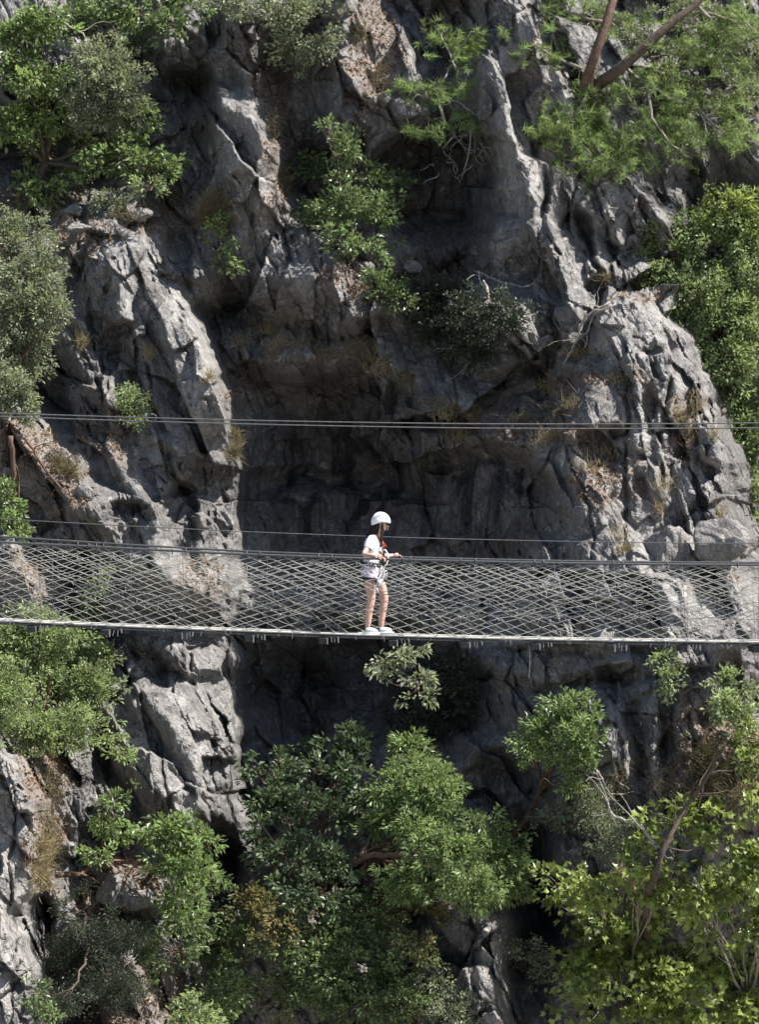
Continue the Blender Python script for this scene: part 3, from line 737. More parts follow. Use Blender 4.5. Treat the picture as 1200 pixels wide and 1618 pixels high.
# ---- right side
bush('leafy_tree', 'dense green tree right of the upper crags, above the cables', 'tree',
     [(1060,400,55,50,.2),(1120,380,60,50,.3),(1180,400,50,60,.3),(1050,460,50,40,.2),(1110,470,65,55,.4),(1170,490,50,60,.3),(1100,540,35,50,.2),(1160,570,50,50,.2),(1010,440,30,25),(1030,500,30,20)],
     leaf=6.6, aspect=.48, mat='leaf_olive', off=.45, stand=1.5, seed=18, density=1.0, per=18, trunk=.08, root=(1175,600,base_Y(600)-.7), gaps=.15)
bush('leafy_shrub', 'bright yellow green shrub on top of the right hand tree', 'shrub',
     [(1160,325,45,26,.4),(1190,350,30,26,.4),(1125,340,20,14,.4)], leaf=8, mat='leaf_plane', off=.55, stand=1.7, seed=19, density=.8)
bush('leafy_tree', 'pale green soft tree behind the right buttress at cable height', 'tree',
     [(1140,620,40,40,-.2),(1180,640,40,50),(1160,680,40,30)], leaf=6.5, mat='leaf_olive', off=.4, stand=.9, seed=20, density=1, per=18)
bush('glossy_tree', 'glossy leaved green tree at the right edge beside the buttress', 'tree',
     [(1180,700,45,40,.2),(1165,740,28,30),(1185,780,40,50,.2),(1180,850,38,40,.1),(1195,920,30,40)], leaf=9.5, aspect=.6, mat='leaf_bright', off=.4, stand=.7, seed=21, density=.75)
# ---- below the bridge, centre
bush('leafy_sprig', 'pale leaf sprays hanging just below the deck beside the walker', 'sprig',
     [(645,1035,30,14,.3),(610,1050,22,12,.3),(660,1075,22,14,.4),(655,1100,26,10,.4),(605,1070,14,12,.2)], leaf=9.5, aspect=.42, mat='leaf_grey', off=.9, stand=4.1, root=(680,1090), seed=22, density=.7, trunk=.02)
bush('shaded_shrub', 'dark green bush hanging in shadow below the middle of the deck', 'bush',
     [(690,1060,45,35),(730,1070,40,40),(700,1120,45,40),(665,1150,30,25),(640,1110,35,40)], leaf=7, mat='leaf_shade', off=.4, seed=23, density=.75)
bush('glossy_tree', 'dark glossy leaved tree in the lower centre left', 'tree',
     [(430,1215,40,35,.3),(480,1215,45,40,.5),(545,1190,42,35,.4),(530,1235,55,40,.6),(440,1280,55,50,.6),(510,1300,60,50,.8),(570,1260,40,45,.5),(450,1350,50,45,.5),(520,1370,50,35,.4),(410,1330,25,40,.2),(490,1420,60,35,.2)],
     leaf=10.5, aspect=.5, mat='leaf_dark', off=1.5, seed=24, density=.85, trunk=.08, root=(510,1430), bark='bark_red', gaps=.15)
bush('leafy_tree', 'lighter green fine leaved tree in the lower centre', 'tree',
     [(645,1180,32,25,.3),(660,1220,50,35,.5),(690,1260,45,45,.5),(630,1260,45,40,.5),(660,1310,50,30,.3),(750,1310,40,25,.5),(720,1350,60,35,.6),(790,1350,50,38,.6),(800,1395,40,35,.4),(740,1400,55,35,.4),(650,1390,45,30,.2),(600,1300,30,25,.3)],
     leaf=9, aspect=.32, mat='leaf_bright', off=1.7, seed=25, density=1.0, trunk=.07, root=(540,1400), bark='bark_red', droop=.35)
bush('leafy_bush', 'mixed green bush at the bottom centre with rust tinged leaves', 'bush',
     [(400,1430,50,35,.3),(450,1470,55,45,.5),(540,1470,60,45,.6),(600,1450,50,40,.5),(520,1530,70,50,.7),(600,1530,60,50,.7),(560,1590,70,45,.8),(650,1500,40,35,.5),(640,1590,60,40,.7),(460,1560,50,45,.5),(660,1430,45,30,.4)],
     leaf=7.5, aspect=.5, mat='leaf_mid', mats='leaf_rust', off=.8, seed=26, density=.8, trunk=.06, gaps=.15)
bush('leafy_bush', 'light green bush at the bottom left of centre', 'bush',
     [(340,1585,50,28,.5),(300,1610,50,20,.5),(370,1560,35,25,.4),(350,1530,35,25,.2)], leaf=8.5, mat='leaf_olive', off=.9, seed=27, density=.9)
bush('glossy_bush', 'bush in front of the orange boulder at the lower left', 'bush',
     [(270,1500,50,35,.3),(330,1500,35,30,.2),(225,1490,30,25,.2),(300,1460,40,30,.3),(370,1490,30,40,.2)], leaf=7.5, mat='leaf_mid', off=.7, seed=28, density=.75, gaps=.2)
bush('strawberry_tree', 'light green leaved tree on a red leaning trunk at the lower left', 'tree',
     [(265,1310,40,28,.5),(310,1320,34,28,.5),(280,1360,45,35,.6),(310,1390,35,40,.6),(280,1430,40,30,.4),(240,1320,25,20,.3)], leaf=9.5, aspect=.42, mat='leaf_bright', off=1.0, seed=29, density=.85, root=(235,1385), bark='bark_red', trunk=.05)
bush('strawberry_tree', 'small two headed leafy tree above the red leaning branch', 'tree',
     [(180,1265,24,16,.4),(165,1300,28,18,.4),(190,1320,18,16,.4),(155,1350,22,16,.4)], leaf=9, aspect=.45, mat='leaf_bright', off=.9, seed=30, density=.75, root=(165,1390), bark='bark_red', trunk=.03)
bush('scrubby_bush', 'dull olive scrub bush below the orange boulder at the left', 'bush',
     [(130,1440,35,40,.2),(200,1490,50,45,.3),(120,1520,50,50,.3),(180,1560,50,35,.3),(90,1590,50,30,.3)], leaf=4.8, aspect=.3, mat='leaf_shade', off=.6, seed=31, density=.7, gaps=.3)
bush('low_shrub', 'small dark shrub low at the left edge rock foot', 'shrub',
     [(85,1600,35,20,.3),(60,1565,20,20,.3)], leaf=8, mat='leaf_mid', off=.9, seed=32, density=.6, gaps=.2)
bush('rock_tree', 'small leafy tree on a thin slanting trunk right of centre below the bridge', 'tree',
     [(895,1120,42,26,.3),(870,1160,50,30,.4),(915,1165,34,34,.4),(840,1185,24,20,.2),(905,1200,26,18,.3),(908,1240,18,18,.2),(925,1200,20,12,.2)],
     leaf=8, aspect=.42, mat='leaf_bright', off=.8, seed=33, density=.85, root=(820,1310), bark='bark_red', trunk=.05)
bush('leafy_sprig', 'sparse leafy sprig below the small slanting tree', 'sprig',
     [(890,1285,34,22),(860,1290,20,16)], leaf=8, mat='leaf_grey', off=.5, seed=34, density=.5, trunk=.02)
bush('hanging_plant', 'small leafy plant hanging from the buttress just below the deck', 'plant',
     [(1050,1050,20,18),(1060,1080,16,22)], leaf=7, mat='leaf_olive', off=.3, seed=35, density=.7, trunk=.015, root=(1045,1030))
bush('leafy_bush', 'pale green bush on the brown bank at the right edge below the deck', 'bush',
     [(1165,1080,40,22,.3),(1140,1120,36,22,.3),(1180,1130,30,22,.3)], leaf=8.5, mat='leaf_olive', off=.6, seed=36, density=.75)
bush('leafy_bush', 'vivid green bush at the right edge above the brown scrub', 'bush',
     [(1185,1170,28,26,.3),(1195,1205,20,24,.3)], leaf=10, mat='leaf_plane', off=.8, seed=37, density=.8)
bush('low_shrub', 'scrubby grey shrub in front of the dark rock columns lower right', 'shrub',
     [(940,1280,22,40,.2),(975,1330,34,28,.3),(960,1300,20,20,.2)], leaf=5, aspect=.25, mat='leaf_grey', off=.4, seed=38, density=.6)
bush('low_shrub', 'leafy shrub on top of the slab at the bottom right of centre', 'shrub',
     [(830,1500,34,16,.2),(850,1530,18,22,.2),(720,1600,40,22,.2),(690,1560,26,30,.2)], leaf=6, mat='leaf_grey', off=.25, seed=39, density=.6)
# ---- the plane tree, lower right (largest leaves)
bush('plane_tree', 'plane tree with large lobed yellow green leaves in the lower right corner', 'tree',
     [(1010,1400,50,28,.3),(940,1410,45,30,.4),(885,1400,26,24,.3),(905,1440,26,22,.3),(990,1450,65,45,.6),(940,1500,50,50,.5),(1040,1500,60,50,.7),(985,1560,80,50,.9),(1060,1580,70,50,.9),(930,1590,50,35,.6),(1110,1520,50,40,.5)],
     leaf=11.5, aspect=.8, mat='leaf_plane', off=1.6, seed=40, density=.95, per=9, clump=26, droop=.45, trunk=.07, root=(985,1640), bark='bark_grey', lobed=True, singles=280, gaps=.6)
bush('plane_tree', 'second plane tree with bright leaves at the right edge of the corner', 'tree',
     [(1100,1410,50,30,.5),(1150,1400,50,35,.6),(1190,1360,40,40,.5),(1180,1440,50,45,.8),(1130,1460,45,35,.6),(1180,1530,50,50,.9),(1170,1600,50,40,1.0)],
     leaf=11, aspect=.8, mat='leaf_plane', off=1.6, seed=41, density=.95, per=10, clump=20, droop=.4, trunk=.06, root=(1190,1660), bark='bark_grey', lobed=True, singles=200, gaps=.55)
bush('plane_sapling', 'sparse leafy top shoots of the plane tree against the pale rock', 'sapling',
     [(1075,1275,36,20,.3),(1030,1290,26,20,.3),(1020,1340,26,26,.3),(1130,1290,34,20,.3),(1090,1330,40,22,.4),(1160,1330,36,22,.3),(1050,1370,34,18,.3),(1190,1280,24,26,.3)],
     leaf=11, aspect=.8, mat='leaf_plane', off=1.7, seed=42, density=.6, per=9, clump=18, droop=.35, trunk=.02, root=(1050,1400), bark='bark_grey', lobed=True, gaps=.2)

# ---- background greenery behind the pine
bush('leafy_bush', 'mixed bushes behind the pine trunks at the top right', 'bush',
     [(930,40,45,50,-.2),(1000,60,50,40),(1060,140,55,30),(1030,170,50,30),(1150,70,60,50),(1180,170,50,50),(1100,30,60,40),(930,100,30,30)],
     leaf=7, mat='leaf_grey', off=.5, stand=.9, seed=50, density=.75, gaps=.2)
bush('leafy_bush', 'sunlit yellow green bush between the two pine trunks and crags', 'bush',
     [(1045,125,45,25,.2),(1070,180,40,25,.2),(1010,200,40,25,.2),(1050,230,45,25,.1),(1180,230,40,40)], leaf=7.5, mat='leaf_olive', off=.7, stand=1.2, seed=51, density=.7, gaps=.2)

# ---- the pine
def pine():
    rs = np.random.default_rng(77)
    def w_(u, v, d): return np.array(at(u, v, base_Y(v)-d))
    root = w_(925, 150, 2.3)
    o = empty('pine_tree', root); tag(o, 'pine with a leaning red brown trunk and feathery bright needles at the top right', 'pine tree')
    t1 = MB(); pts = [w_(920,185,2.0), w_(925,150,2.3), w_(930,120,2.8), w_(943,80,3.0), w_(958,40,3.1), w_(972,-10,3.1), w_(985,-90,3.1), w_(1000,-220,3.0)]
    t1.tube(np.array(pts)-root, np.array([.14,.125,.105,.095,.088,.08,.075,.06]), 10); t1.build('trunk', M['bark_red'], o)
    t2 = MB(); pts = [w_(925,150,2.3), w_(985,105,2.9), w_(1030,65,3.1), w_(1070,30,3.2), w_(1100,8,3.2), w_(1150,-60,3.3), w_(1200,-150,3.3)]
    t2.tube(np.array(pts)-root, np.array([.12,.10,.09,.075,.065,.05,.04]), 10); t2.build('side_trunk', M['bark_dark'], o)
    brs = [[(918,108),(880,92),(850,75),(815,62)],[(1030,65),(1060,70),(1090,85)],[(985,105),(1020,130),(1050,150),(1080,170)],[(940,160),(930,200),(950,240),(985,270)],
           [(925,150),(890,180),(880,200),(860,215)],[(1085,20),(1130,25),(1180,40),(1220,60)],[(1050,150),(1100,170),(1150,215),(1190,225)],[(930,150),(900,200),(930,240),(940,280)],
           [(1020,130),(1030,190),(1060,230),(1095,250)],[(960,40),(900,20),(870,-10)],[(1100,8),(1160,60),(1190,110)],
           [(985,-90),(900,-60),(840,-50)],[(985,-90),(1080,-120),(1180,-60)]]
    tufts = []
    for path in brs:
        q = [w_(u, v, 2.4+.2*rs.normal()) for u, v in path]
        P_ = []
        for i in range(len(q)-1):
            for k in range(4): P_.append(q[i]+(q[i+1]-q[i])*k/4+rs.normal(size=3)*.02)
        P_.append(q[-1]); P_ = np.array(P_)
        b = MB(); b.tube(P_-root, np.linspace(.038, .012, len(P_)), 6); b.build('limb', M['bark_grey'], o)
        for k in range(3, len(P_)):
            for _ in range(3): tufts.append(P_[k]+rs.normal(size=3)*np.array([.28, .3, .16]))
    # sprays further from the limbs
    for (u, v, ru, rv, n) in [(760,130,26,22,0),(970,250,60,40,100),(930,230,55,40,90),(860,205,28,16,40),(905,190,30,20,40),(925,160,30,22,70),(970,150,30,30,50),(1060,210,60,30,60),(1150,130,50,50,60),(1000,30,60,30,40),(1120,60,60,40,60),(1160,200,40,30,30),(900,10,50,20,30),(690,100,10,10,0),(1130,20,60,30,40)]:
        for _ in range(int(n*.62)): tufts.append(w_(u+ru*rs.normal()*.6, v+rv*rs.normal()*.6, 2.3+.35*rs.normal()))
    needles(o, np.array(tufts), root, rs)
    return o
def needles(o, Cc, root, rs, per=46, ln=.17):
    n = len(Cc); ax = unit(rs.normal(size=(n, 3))*np.array([1, .6, .5])+np.array([.2, -.2, .25]))
    t_ = rs.random((n, per, 1))
    B = Cc[:, None]+ax[:, None]*(t_-.5)*.22
    d = unit(ax[:, None]*.75+rs.normal(size=(n, per, 3))*.55)
    L = ln*(.6+.7*rs.random((n, per, 1)))
    s = unit(np.cross(d, rs.normal(size=(n, per, 3))))*.0065
    V_ = np.stack([B-s, B+s, B+d*L], 2).reshape(-1, 3)-root
    T_ = np.arange(len(V_)).reshape(-1, 3)
    tt = np.clip(.5+.25*rs.normal(size=(n, 1))+.15*rs.normal(size=(n, per)), 0, 1)
    me = raw_mesh('needles', V_, T_, None, False, {'tint': np.repeat(tt.ravel(), 3)})
    f = link('needles', me, M['needle'], o); f['kind'] = 'stuff'
pine()
def young_pine():
    rs = np.random.default_rng(78)
    def w_(u, v, d): return np.array(at(u, v, base_Y(v)-d))
    root = w_(700, 185, 1.2)
    o = empty('young_pine', root); tag(o, 'small feathery pine on a bent pale stem above the dark hollow', 'pine tree')
    stems = [[(700,190),(692,160),(700,130),(715,100),(722,92)],[(700,150),(720,160),(750,180),(770,200)],[(692,160),(660,150),(640,170),(650,210)],[(722,92),(760,85),(790,100)],[(722,110),(700,60),(690,45)],[(740,170),(745,220),(735,265),(730,285)],[(695,170),(720,215),(700,235)],[(722,92),(745,50),(790,60)]]
    tufts = []
    for si, path in enumerate(stems):
        q = [w_(u, v, 1.9+.15*rs.normal()) for u, v in path]; P_ = []
        for i in range(len(q)-1):
            for k in range(4): P_.append(q[i]+(q[i+1]-q[i])*k/4+rs.normal(size=3)*.012)
        P_.append(q[-1]); P_ = np.array(P_)
        b = MB(); b.tube(P_-root, np.linspace(.034 if si == 0 else .018, .006, len(P_)), 6)
        b.build('stem' if si == 0 else 'branch', M['dead_wood'], o)
    for (u, v, ru, rv, n) in [(700,65,36,26,26),(760,75,30,24,22),(740,95,22,14,12),(725,140,26,16,16),(680,150,28,22,22),(745,190,24,14,12),(700,210,26,16,12),(660,210,30,12,8),(640,140,16,20,8),(760,200,14,8,6)]:
        for _ in range(n): tufts.append(w_(u+ru*rs.normal()*.6, v+rv*rs.normal()*.6, 2.0+.25*rs.normal()))
    needles(o, np.array(tufts), root, rs, 44, .16)
    # hanging dead twigs
    tw = MB()
    for k in range(70):
        c_ = w_(740+35*rs.normal(), 215+25*rs.normal(), 1.9); dr = unit(rs.normal(size=3)+np.array([0, 0, -.6])); q = [c_-root]
        for j in range(7): dr = unit(dr+rs.normal(size=3)*.45+np.array([0, 0, -.12])); c_ = c_+dr*.06; q.append(c_-root)
        tw.tube(q, np.linspace(.008, .003, 8), 3, cap=False)
    t2 = tw.build('twigs', M['dead_wood'], o); t2['kind'] = 'stuff'
young_pine()

# ---- bare branches and roots
vine([(88,1385),(130,1378),(160,1362),(230,1360)], .055, .035, 'fallen_branch', 'red brown branch lying in front of the orange boulder lower left', 'branch', 'bark_red', 5, 1, .9)
vine([(172,1365),(185,1385),(215,1410),(232,1425)], .03, .02, 'bare_branch', 'thin branch bending down over the orange boulder', 'branch', 'bark_red', 4, 2, .5)
vine([(505,1400),(550,1365),(590,1350),(640,1352),(670,1370)], .075, .035, 'bare_branch', 'thick red brown bough in the lower centre bushes', 'branch', 'bark_red', 5, 3, 1.7)
vine([(570,1355),(590,1315),(612,1280),(640,1260)], .05, .03, 'bare_branch', 'red brown fork rising between the two lower centre trees', 'branch', 'bark_red', 3, 4, 2.0)
vine([(810,1320),(840,1280),(860,1230),(885,1190)], .05, .03, 'bare_branch', 'brown slanting stem under the small slanting tree', 'branch', 'bark_red', 4, 5, .7)
vine([(985,1600),(1015,1500),(1033,1410),(1045,1350),(1075,1290),(1105,1245),(1135,1205)], .085, .022, 'leaning_stem', 'bare grey brown stem rising out of the plane tree', 'stem', 'bark_dark', 14, 6, 2.6)
vine([(1040,1340),(1010,1300),(975,1290),(960,1280)], .03, .014, 'bare_branch', 'pale forked twig left of the bare plane tree stem', 'branch', 'dead_wood', 8, 7, 2.3)
vine([(945,1215),(955,1240),(970,1262)], .016, .01, 'bare_branch', 'short pale dead twig against the grey rock lower right', 'branch', 'dead_wood', 6, 8, .5)
vine([(1150,1170),(1120,1220),(1100,1260),(1060,1300)], .03, .02, 'bare_branch', 'dark diagonal dead branch over the brown bank at the right', 'branch', 'bark_dark', 12, 9, .8)
vine([(765,445),(775,470),(762,500),(758,540),(765,580)], .03, .012, 'bare_branch', 'pale dead branch hanging from the wooded ledge', 'branch', 'dead_wood', 8, 10, .5)
vine([(750,430),(780,440),(800,450)], .02, .012, 'bare_branch', 'pale twig on the grey dome right of the wooded ledge', 'branch', 'dead_wood', 4, 101, .3)
vine([(965,478),(925,500),(915,530),(900,560),(890,575)], .026, .012, 'root', 'pale root creeping down the top of the right buttress', 'root', 'dead_wood', 6, 11, .12)
vine([(975,480),(940,495),(930,520),(925,550)], .02, .010, 'root', 'second thinner pale root beside the first on the right buttress', 'root', 'dead_wood', 4, 12, .10)
vine([(15,690),(22,740),(18,790)], .05, .035, 'trunk', 'orange brown bare trunk at the left edge under the grey green tree', 'trunk', 'bark_red', 3, 13, .5)
vine([(40,690),(70,740),(110,790)], .03, .014, 'root', 'thin brown root sloping right from the left edge trunk', 'root', 'bark_red', 8, 14, .25)
vine([(100,35),(130,55),(150,80)], .02, .012, 'bare_branch', 'grey bare twig in the upper left foliage', 'branch', 'dead_wood', 3, 15, 1.6)
vine([(1100,1390),(1120,1440),(1115,1480)], .02, .01, 'bare_branch', 'tangle of pale dead twigs between the two plane trees', 'branch', 'dead_wood', 22, 16, 2.4)

# ---- dry grass and scrub
blades('dry_grass', 'pale dry grass tufts on the ledges of the cliff', 'grass',
       [(425,525,22,10),(440,545,20,8),(590,565,26,16),(600,590,20,12),(330,600,10,10),(235,560,8,14),(260,300,14,8),(130,545,10,14),(1090,690,16,30),(1075,660,12,14),(1130,690,10,12),(700,660,20,12),(720,690,20,14),
        (905,640,20,10),(870,690,30,10),(960,720,30,12),(1050,770,16,10),(1040,805,10,10),(1100,640,12,26),(1140,820,10,20),(975,850,16,14),(985,870,12,8),(860,700,22,12),(930,740,26,10),(60,1370,24,20),(75,1330,18,20),(1155,1250,30,20)],
       'straw', n=80, length=17, width=.8, seed=1, curl=.4)
blades('dry_bush', 'brown twiggy dry bush in the cleft left of centre', 'bush', [(345,320,26,18),(350,350,26,20),(330,340,20,18)], 'scrub', n=520, length=22, width=.7, seed=2, upright=.5, kind='thing', off=.12, spread=.7)
blades('dry_bush', 'reddish dry bush on the right side of the left buttress above the handrail', 'bush', [(372,690,8,12),(370,715,8,10)], 'scrub', n=160, length=22, width=1.0, seed=3, upright=.25, kind='thing', off=.2, spread=.9)
blades('dry_bush', 'brown dry scrub bank at the right edge under the vivid bush', 'bush', [(1120,1200,30,30),(1155,1230,34,30),(1180,1260,30,26),(1100,1260,26,20)], 'scrub', n=420, length=32, width=1.1, seed=4, upright=.4, kind='thing', off=.15, spread=.8)
blades('dry_bush', 'pale grey dry bush on the small stained rocks lower right', 'bush', [(1000,1400,20,14),(1010,1440,20,14),(985,1380,14,10)], 'straw', n=260, length=18, width=.7, seed=5, upright=.3, kind='thing', off=1.2, spread=.9)
blades('dry_bush', 'thin tan dry bush beside the brown earth column lower left', 'bush', [(70,1350,16,24),(60,1385,18,20)], 'straw', n=260, length=30, width=1.0, seed=6, upright=.5, kind='thing', off=.15, spread=.6)
blades('dry_bush', 'fine grey dead brush on the upper left buttress slope', 'bush', [(110,745,14,10),(95,735,10,8)], 'scrub', n=260, length=24, width=.9, seed=7, upright=.4, kind='thing', off=.12, spread=.8)
blades('dry_bush', 'brown roots and dead fern hanging on the earth column lower left', 'bush', [(80,1240,16,40),(78,1310,14,34)], 'scrub', n=300, length=22, width=.9, seed=8, upright=-.4, kind='thing', off=.08, spread=.7)

blades('dry_brush', 'grey brown dead brush fringing the ledge above the dark recess', 'brush',
       [(410,515,26,14),(445,500,22,12),(470,545,30,12),(520,560,30,12),(560,545,26,16),(600,575,30,20),(640,600,20,14),(380,540,20,10),(430,560,18,10),(700,640,30,14),(750,655,30,12),(830,660,34,12),(890,650,34,14),(870,610,30,14),(920,560,26,12),(980,600,22,10),(1010,1195,30,40),(1050,1230,20,30),(980,1230,20,30),(600,120,12,20),(570,60,14,20),(430,200,10,20),(450,290,10,24),(200,340,30,12),(270,310,20,12),(640,320,16,10),(760,560,20,16),(960,440,12,10)],
       'scrub', n=110, length=19, width=.7, seed=21, upright=.35, spread=.9, curl=.5, off=.05)
# ---- leaf litter on ledges
def litter():
    rs = np.random.default_rng(5)
    Py = np.gradient(Yg, vg, axis=0)         # surface facing up where Y falls as v grows
    ok = (ER > .35) & (Py < -.004) & (U > 0) & (U < 1200) & (V > 0) & (V < 1618)
    idx = np.argwhere(ok); pick = idx[rs.integers(len(idx), size=11000)]
    P_ = np.stack([Xw[pick[:, 0], pick[:, 1]], Yg[pick[:, 0], pick[:, 1]]-.02, Zw[pick[:, 0], pick[:, 1]]+.01], -1)
    D = unit(rs.normal(size=P_.shape)); Nn = unit(np.array([0, -.6, .8])+.5*rs.normal(size=P_.shape))
    L = .05+.05*rs.random(len(P_))
    V_, T_ = leaf_arrays(P_, D, Nn, L, L*.6)
    me = raw_mesh('leaf_litter', V_, T_, None, False, {'tint': np.repeat(rs.random(len(P_)), 4)})
    o = link('leaf_litter', me, M['litter']); tag(o, 'brown dead leaves scattered on the ledges', 'leaf litter', None, 'stuff')
litter()

# ------------------------------------------------------------------ loose stones
def stone(name, label, u, v, ru, rv, d=None, seed=1, off=.0, group=None, shape=None, mat='rock'):
    rs = np.random.default_rng(seed)
    y = surf_min(u, v, 6)-off; k = y/F
    n = 26; lat, lon = np.meshgrid(np.linspace(0, np.pi, n), np.linspace(0, 2*np.pi, n*2, endpoint=False), indexing='ij')
    D = np.stack([np.sin(lat)*np.cos(lon), np.sin(lat)*np.sin(lon), np.cos(lat)], -1).reshape(-1, 3)
    pl = unit(rs.normal(size=(12, 3)))
    if shape is not None: pl = unit(np.array(shape, float))
    dots = np.clip(D @ pl.T, .01, None); r = np.min(.82/dots, axis=1); r = np.minimum(r, 1.45)
    r = r*(1+.05*np.sin(D[:, 0]*7+seed)*np.cos(D[:, 2]*6)+.03*rs.normal(size=1)+.03*np.sin(D[:, 0]*17+D[:, 1]*13))
    V_ = D*r[:, None]*np.array([ru*k, .8*(ru+rv)/2*k if d is None else d, rv*k])
    m = n*2; Qs = [(i*m+j, i*m+(j+1) % m, (i+1)*m+(j+1) % m, (i+1)*m+j) for i in range(n-1) for j in range(m)]
    me = raw_mesh(name, V_, None, Qs, False, {'stain_shade': np.zeros(len(V_)), 'earth': np.full(len(V_), .15), 'pale': np.full(len(V_), .4)})
    o = link(name, me, M[mat], None, at(u, v, y)); tag(o, label, 'boulder', group); return o
stone('boulder', 'pointed grey boulder standing on the right buttress just above the handrail', 1062, 868, 40, 44, .5, 3, .05, None, [(.9,-.4,.5),(-.85,-.5,.35),(.2,-1,.1),(0,0,-1),(0,1,0),(.5,-.2,1),(-.4,.2,1)])
stone('boulder', 'rounded pinkish boulder at the right foot of the buttress by the handrail', 1133, 866, 42, 34, .5, 5, .1)
stone('stone', 'dark round stone lying on the brown ledge above centre', 648, 424, 13, 9, None, 7, .12)
stone('stone', 'squarish grey stone at the edge of the slope on the left buttress', 132, 776, 14, 13, None, 8, .1)
stone('stone', 'pale stone on the leaf strewn slope at the upper left', 222, 340, 14, 11, None, 9, .08)
stone('stone', 'rounded stone left of the brown ledge under the crag bush', 577, 425, 15, 12, None, 10, .1)
stone('stone', 'pale yellow stone on the brown bank at the right edge', 1146, 1160, 9, 5, None, 11, .1)
stone('stone', 'pale stone at the bottom edge right of centre', 778, 1612, 16, 10, None, 12, .15)
stone('stone', 'grey stone high on the leaf strewn slope at the left', 118, 333, 15, 11, None, 13, .08)
stone('stone', 'low grey stone above the domed boulder at the left', 122, 360, 18, 9, None, 14, .08)
stone('boulder', 'orange brown boulder behind the red branch at the lower left', 188, 1408, 34, 26, .4, 15, .15)
stone('boulder', 'grey wedge of rock beside the orange boulder', 222, 1422, 22, 16, .35, 16, .2)

# ------------------------------------------------------------------ bridge
YB = 40.0
def px(u, v, y=YB): return np.array(at(u, v, y))
def curve(pts):
    us = np.array([p[0] for p in pts], float); vs_ = np.array([p[1] for p in pts], float)
    # smooth through the points (quadratic fit blended with linear interpolation)
    co = np.polyfit(us, vs_, 3)
    return lambda u: np.interp(u, us, vs_)*.25+np.polyval(co, u)*.75
rail_n = curve([(-1200,770),(-500,815),(0,858),(150,862),(370,877),(600,884),(850,889),(1200,891),(1700,880),(2400,850)])
rail_f = curve([(-1200,750),(-500,800),(0,849),(150,860),(370,876),(600,883),(850,887),(1200,888),(1700,878),(2400,848)])
deck_v = curve([(-1200,905),(-500,945),(0,981),(300,993),(600,1003),(850,1009),(1200,1013),(1700,1006),(2400,985)])
UA, UB = -500, 1700
bridge = empty('rope_bridge', px(600, 1003)); tag(bridge, 'long narrow suspension footbridge with diamond rope net sides across the picture', 'bridge')
b0 = np.array(bridge.location)
us = np.linspace(UA, UB, 90)
def bline(fn, y, z=0): return np.array([px(u, fn(u), y)+np.array([0, 0, z]) for u in us])-b0
YN, YF = YB-.45, YB+.50          # handrails
DN, DF = YB-.24, YB+.24          # deck edges
def scale_line(fn, y):           # keep the same height in metres for a cable at another distance
    return np.array([(px(u, fn(u), YB)[0], y, px(u, fn(u), YB)[2]) for u in us])-b0
for nm, fn, y, r_, mt in (('handrail', rail_n, YN, .017, 'black_cable'), ('handrail', rail_f, YF, .015, 'black_cable'), ('deck_cable', deck_v, DN, .0135, 'deck_edge'), ('deck_cable', deck_v, DF, .012, 'deck_edge')):
    m_ = MB(); m_.tube(scale_line(fn, y), r_, 8); m_.build(nm, M[mt], bridge)
m_ = MB(); m_.tube(scale_line(lambda u: deck_v(u)+4.5, DN+.03), .02, 6); m_.build('lower_cable', M['black_cable'], bridge)
def rail_pt(u, fn, y): p_ = px(u, fn(u), YB); return np.array([p_[0], y, p_[2]])
# nets
def net(yr, yd, rail, name, slopes, seed, lower):
    rs = np.random.default_rng(seed); mb = MB()
    def pos(s, t):
        u = s
        v = rail(u)+(deck_v(u)-rail(u))*t
        scal = 3.5*(1-t)**2*np.abs(np.sin((u+seed*31)/95*np.pi))     # droop between the ties on the handrail
        wob = 5.5*(pnoise(np.array([u/40.]), np.array([t*3.5+seed]), 5)[0])*math.sin(math.pi*min(max(t, 0), 1))
        wob += 3.0*(pnoise(np.array([u/14.]), np.array([t*8.+seed]), 9)[0])*math.sin(math.pi*min(max(t, 0), 1))
        y = yr+(yd-yr)*t+.10*math.sin(math.pi*t)*(-1 if yr < YB else 1)
        p_ = px(u, v+scal+wob, YB); return np.array([p_[0], y, p_[2]])-b0
    dn, up, sdn, sup = slopes
    s = UA
    while s < UB:
        Wd = (125/sdn)
        pts = []
        st = s+rs.normal()*4.5
        for t in np.linspace(0.0, 1.0, 19):
            if lower and t > .70: uu = st+Wd*.70+ (t-.70)*Wd*.55
            else: uu = st+Wd*t
            pts.append(pos(uu, t))
        mb.tube(pts, .0040 if lower else .0033, 4, cap=False)
        for kk in rs.integers(1, 17, size=4):      # knots
            d_ = unit(pts[kk+1]-pts[kk]); mb.tube([pts[kk]-d_*.012, pts[kk], pts[kk]+d_*.012], [.005, .0095, .005], 5, cap=False)
            if rs.random() < .35: mb.tube([pts[kk], pts[kk]+np.array([.012*rs.normal(), -.01, -.03-.03*rs.random()])], .0032, 4, cap=False)
        s += dn
    s = UA-300
    while s < UB:
        Wd = (125/sup); st = s+rs.normal()*4.5
        tmax = 1.0 if not lower or rs.random() < .25 else .72
        pts = [pos(st+Wd*(1-t), t) for t in np.linspace(0, tmax, 18)]
        mb.tube(pts, .0038, 4, cap=False)
        s += up
    return mb.build(name, M['rope'], bridge)
net(YN, DN, rail_n, 'rope_net', (27, 34, .44, .30), 1, True)
net(YF, DF, rail_f, 'rope_net', (30, 35, .40, .33), 2, False)
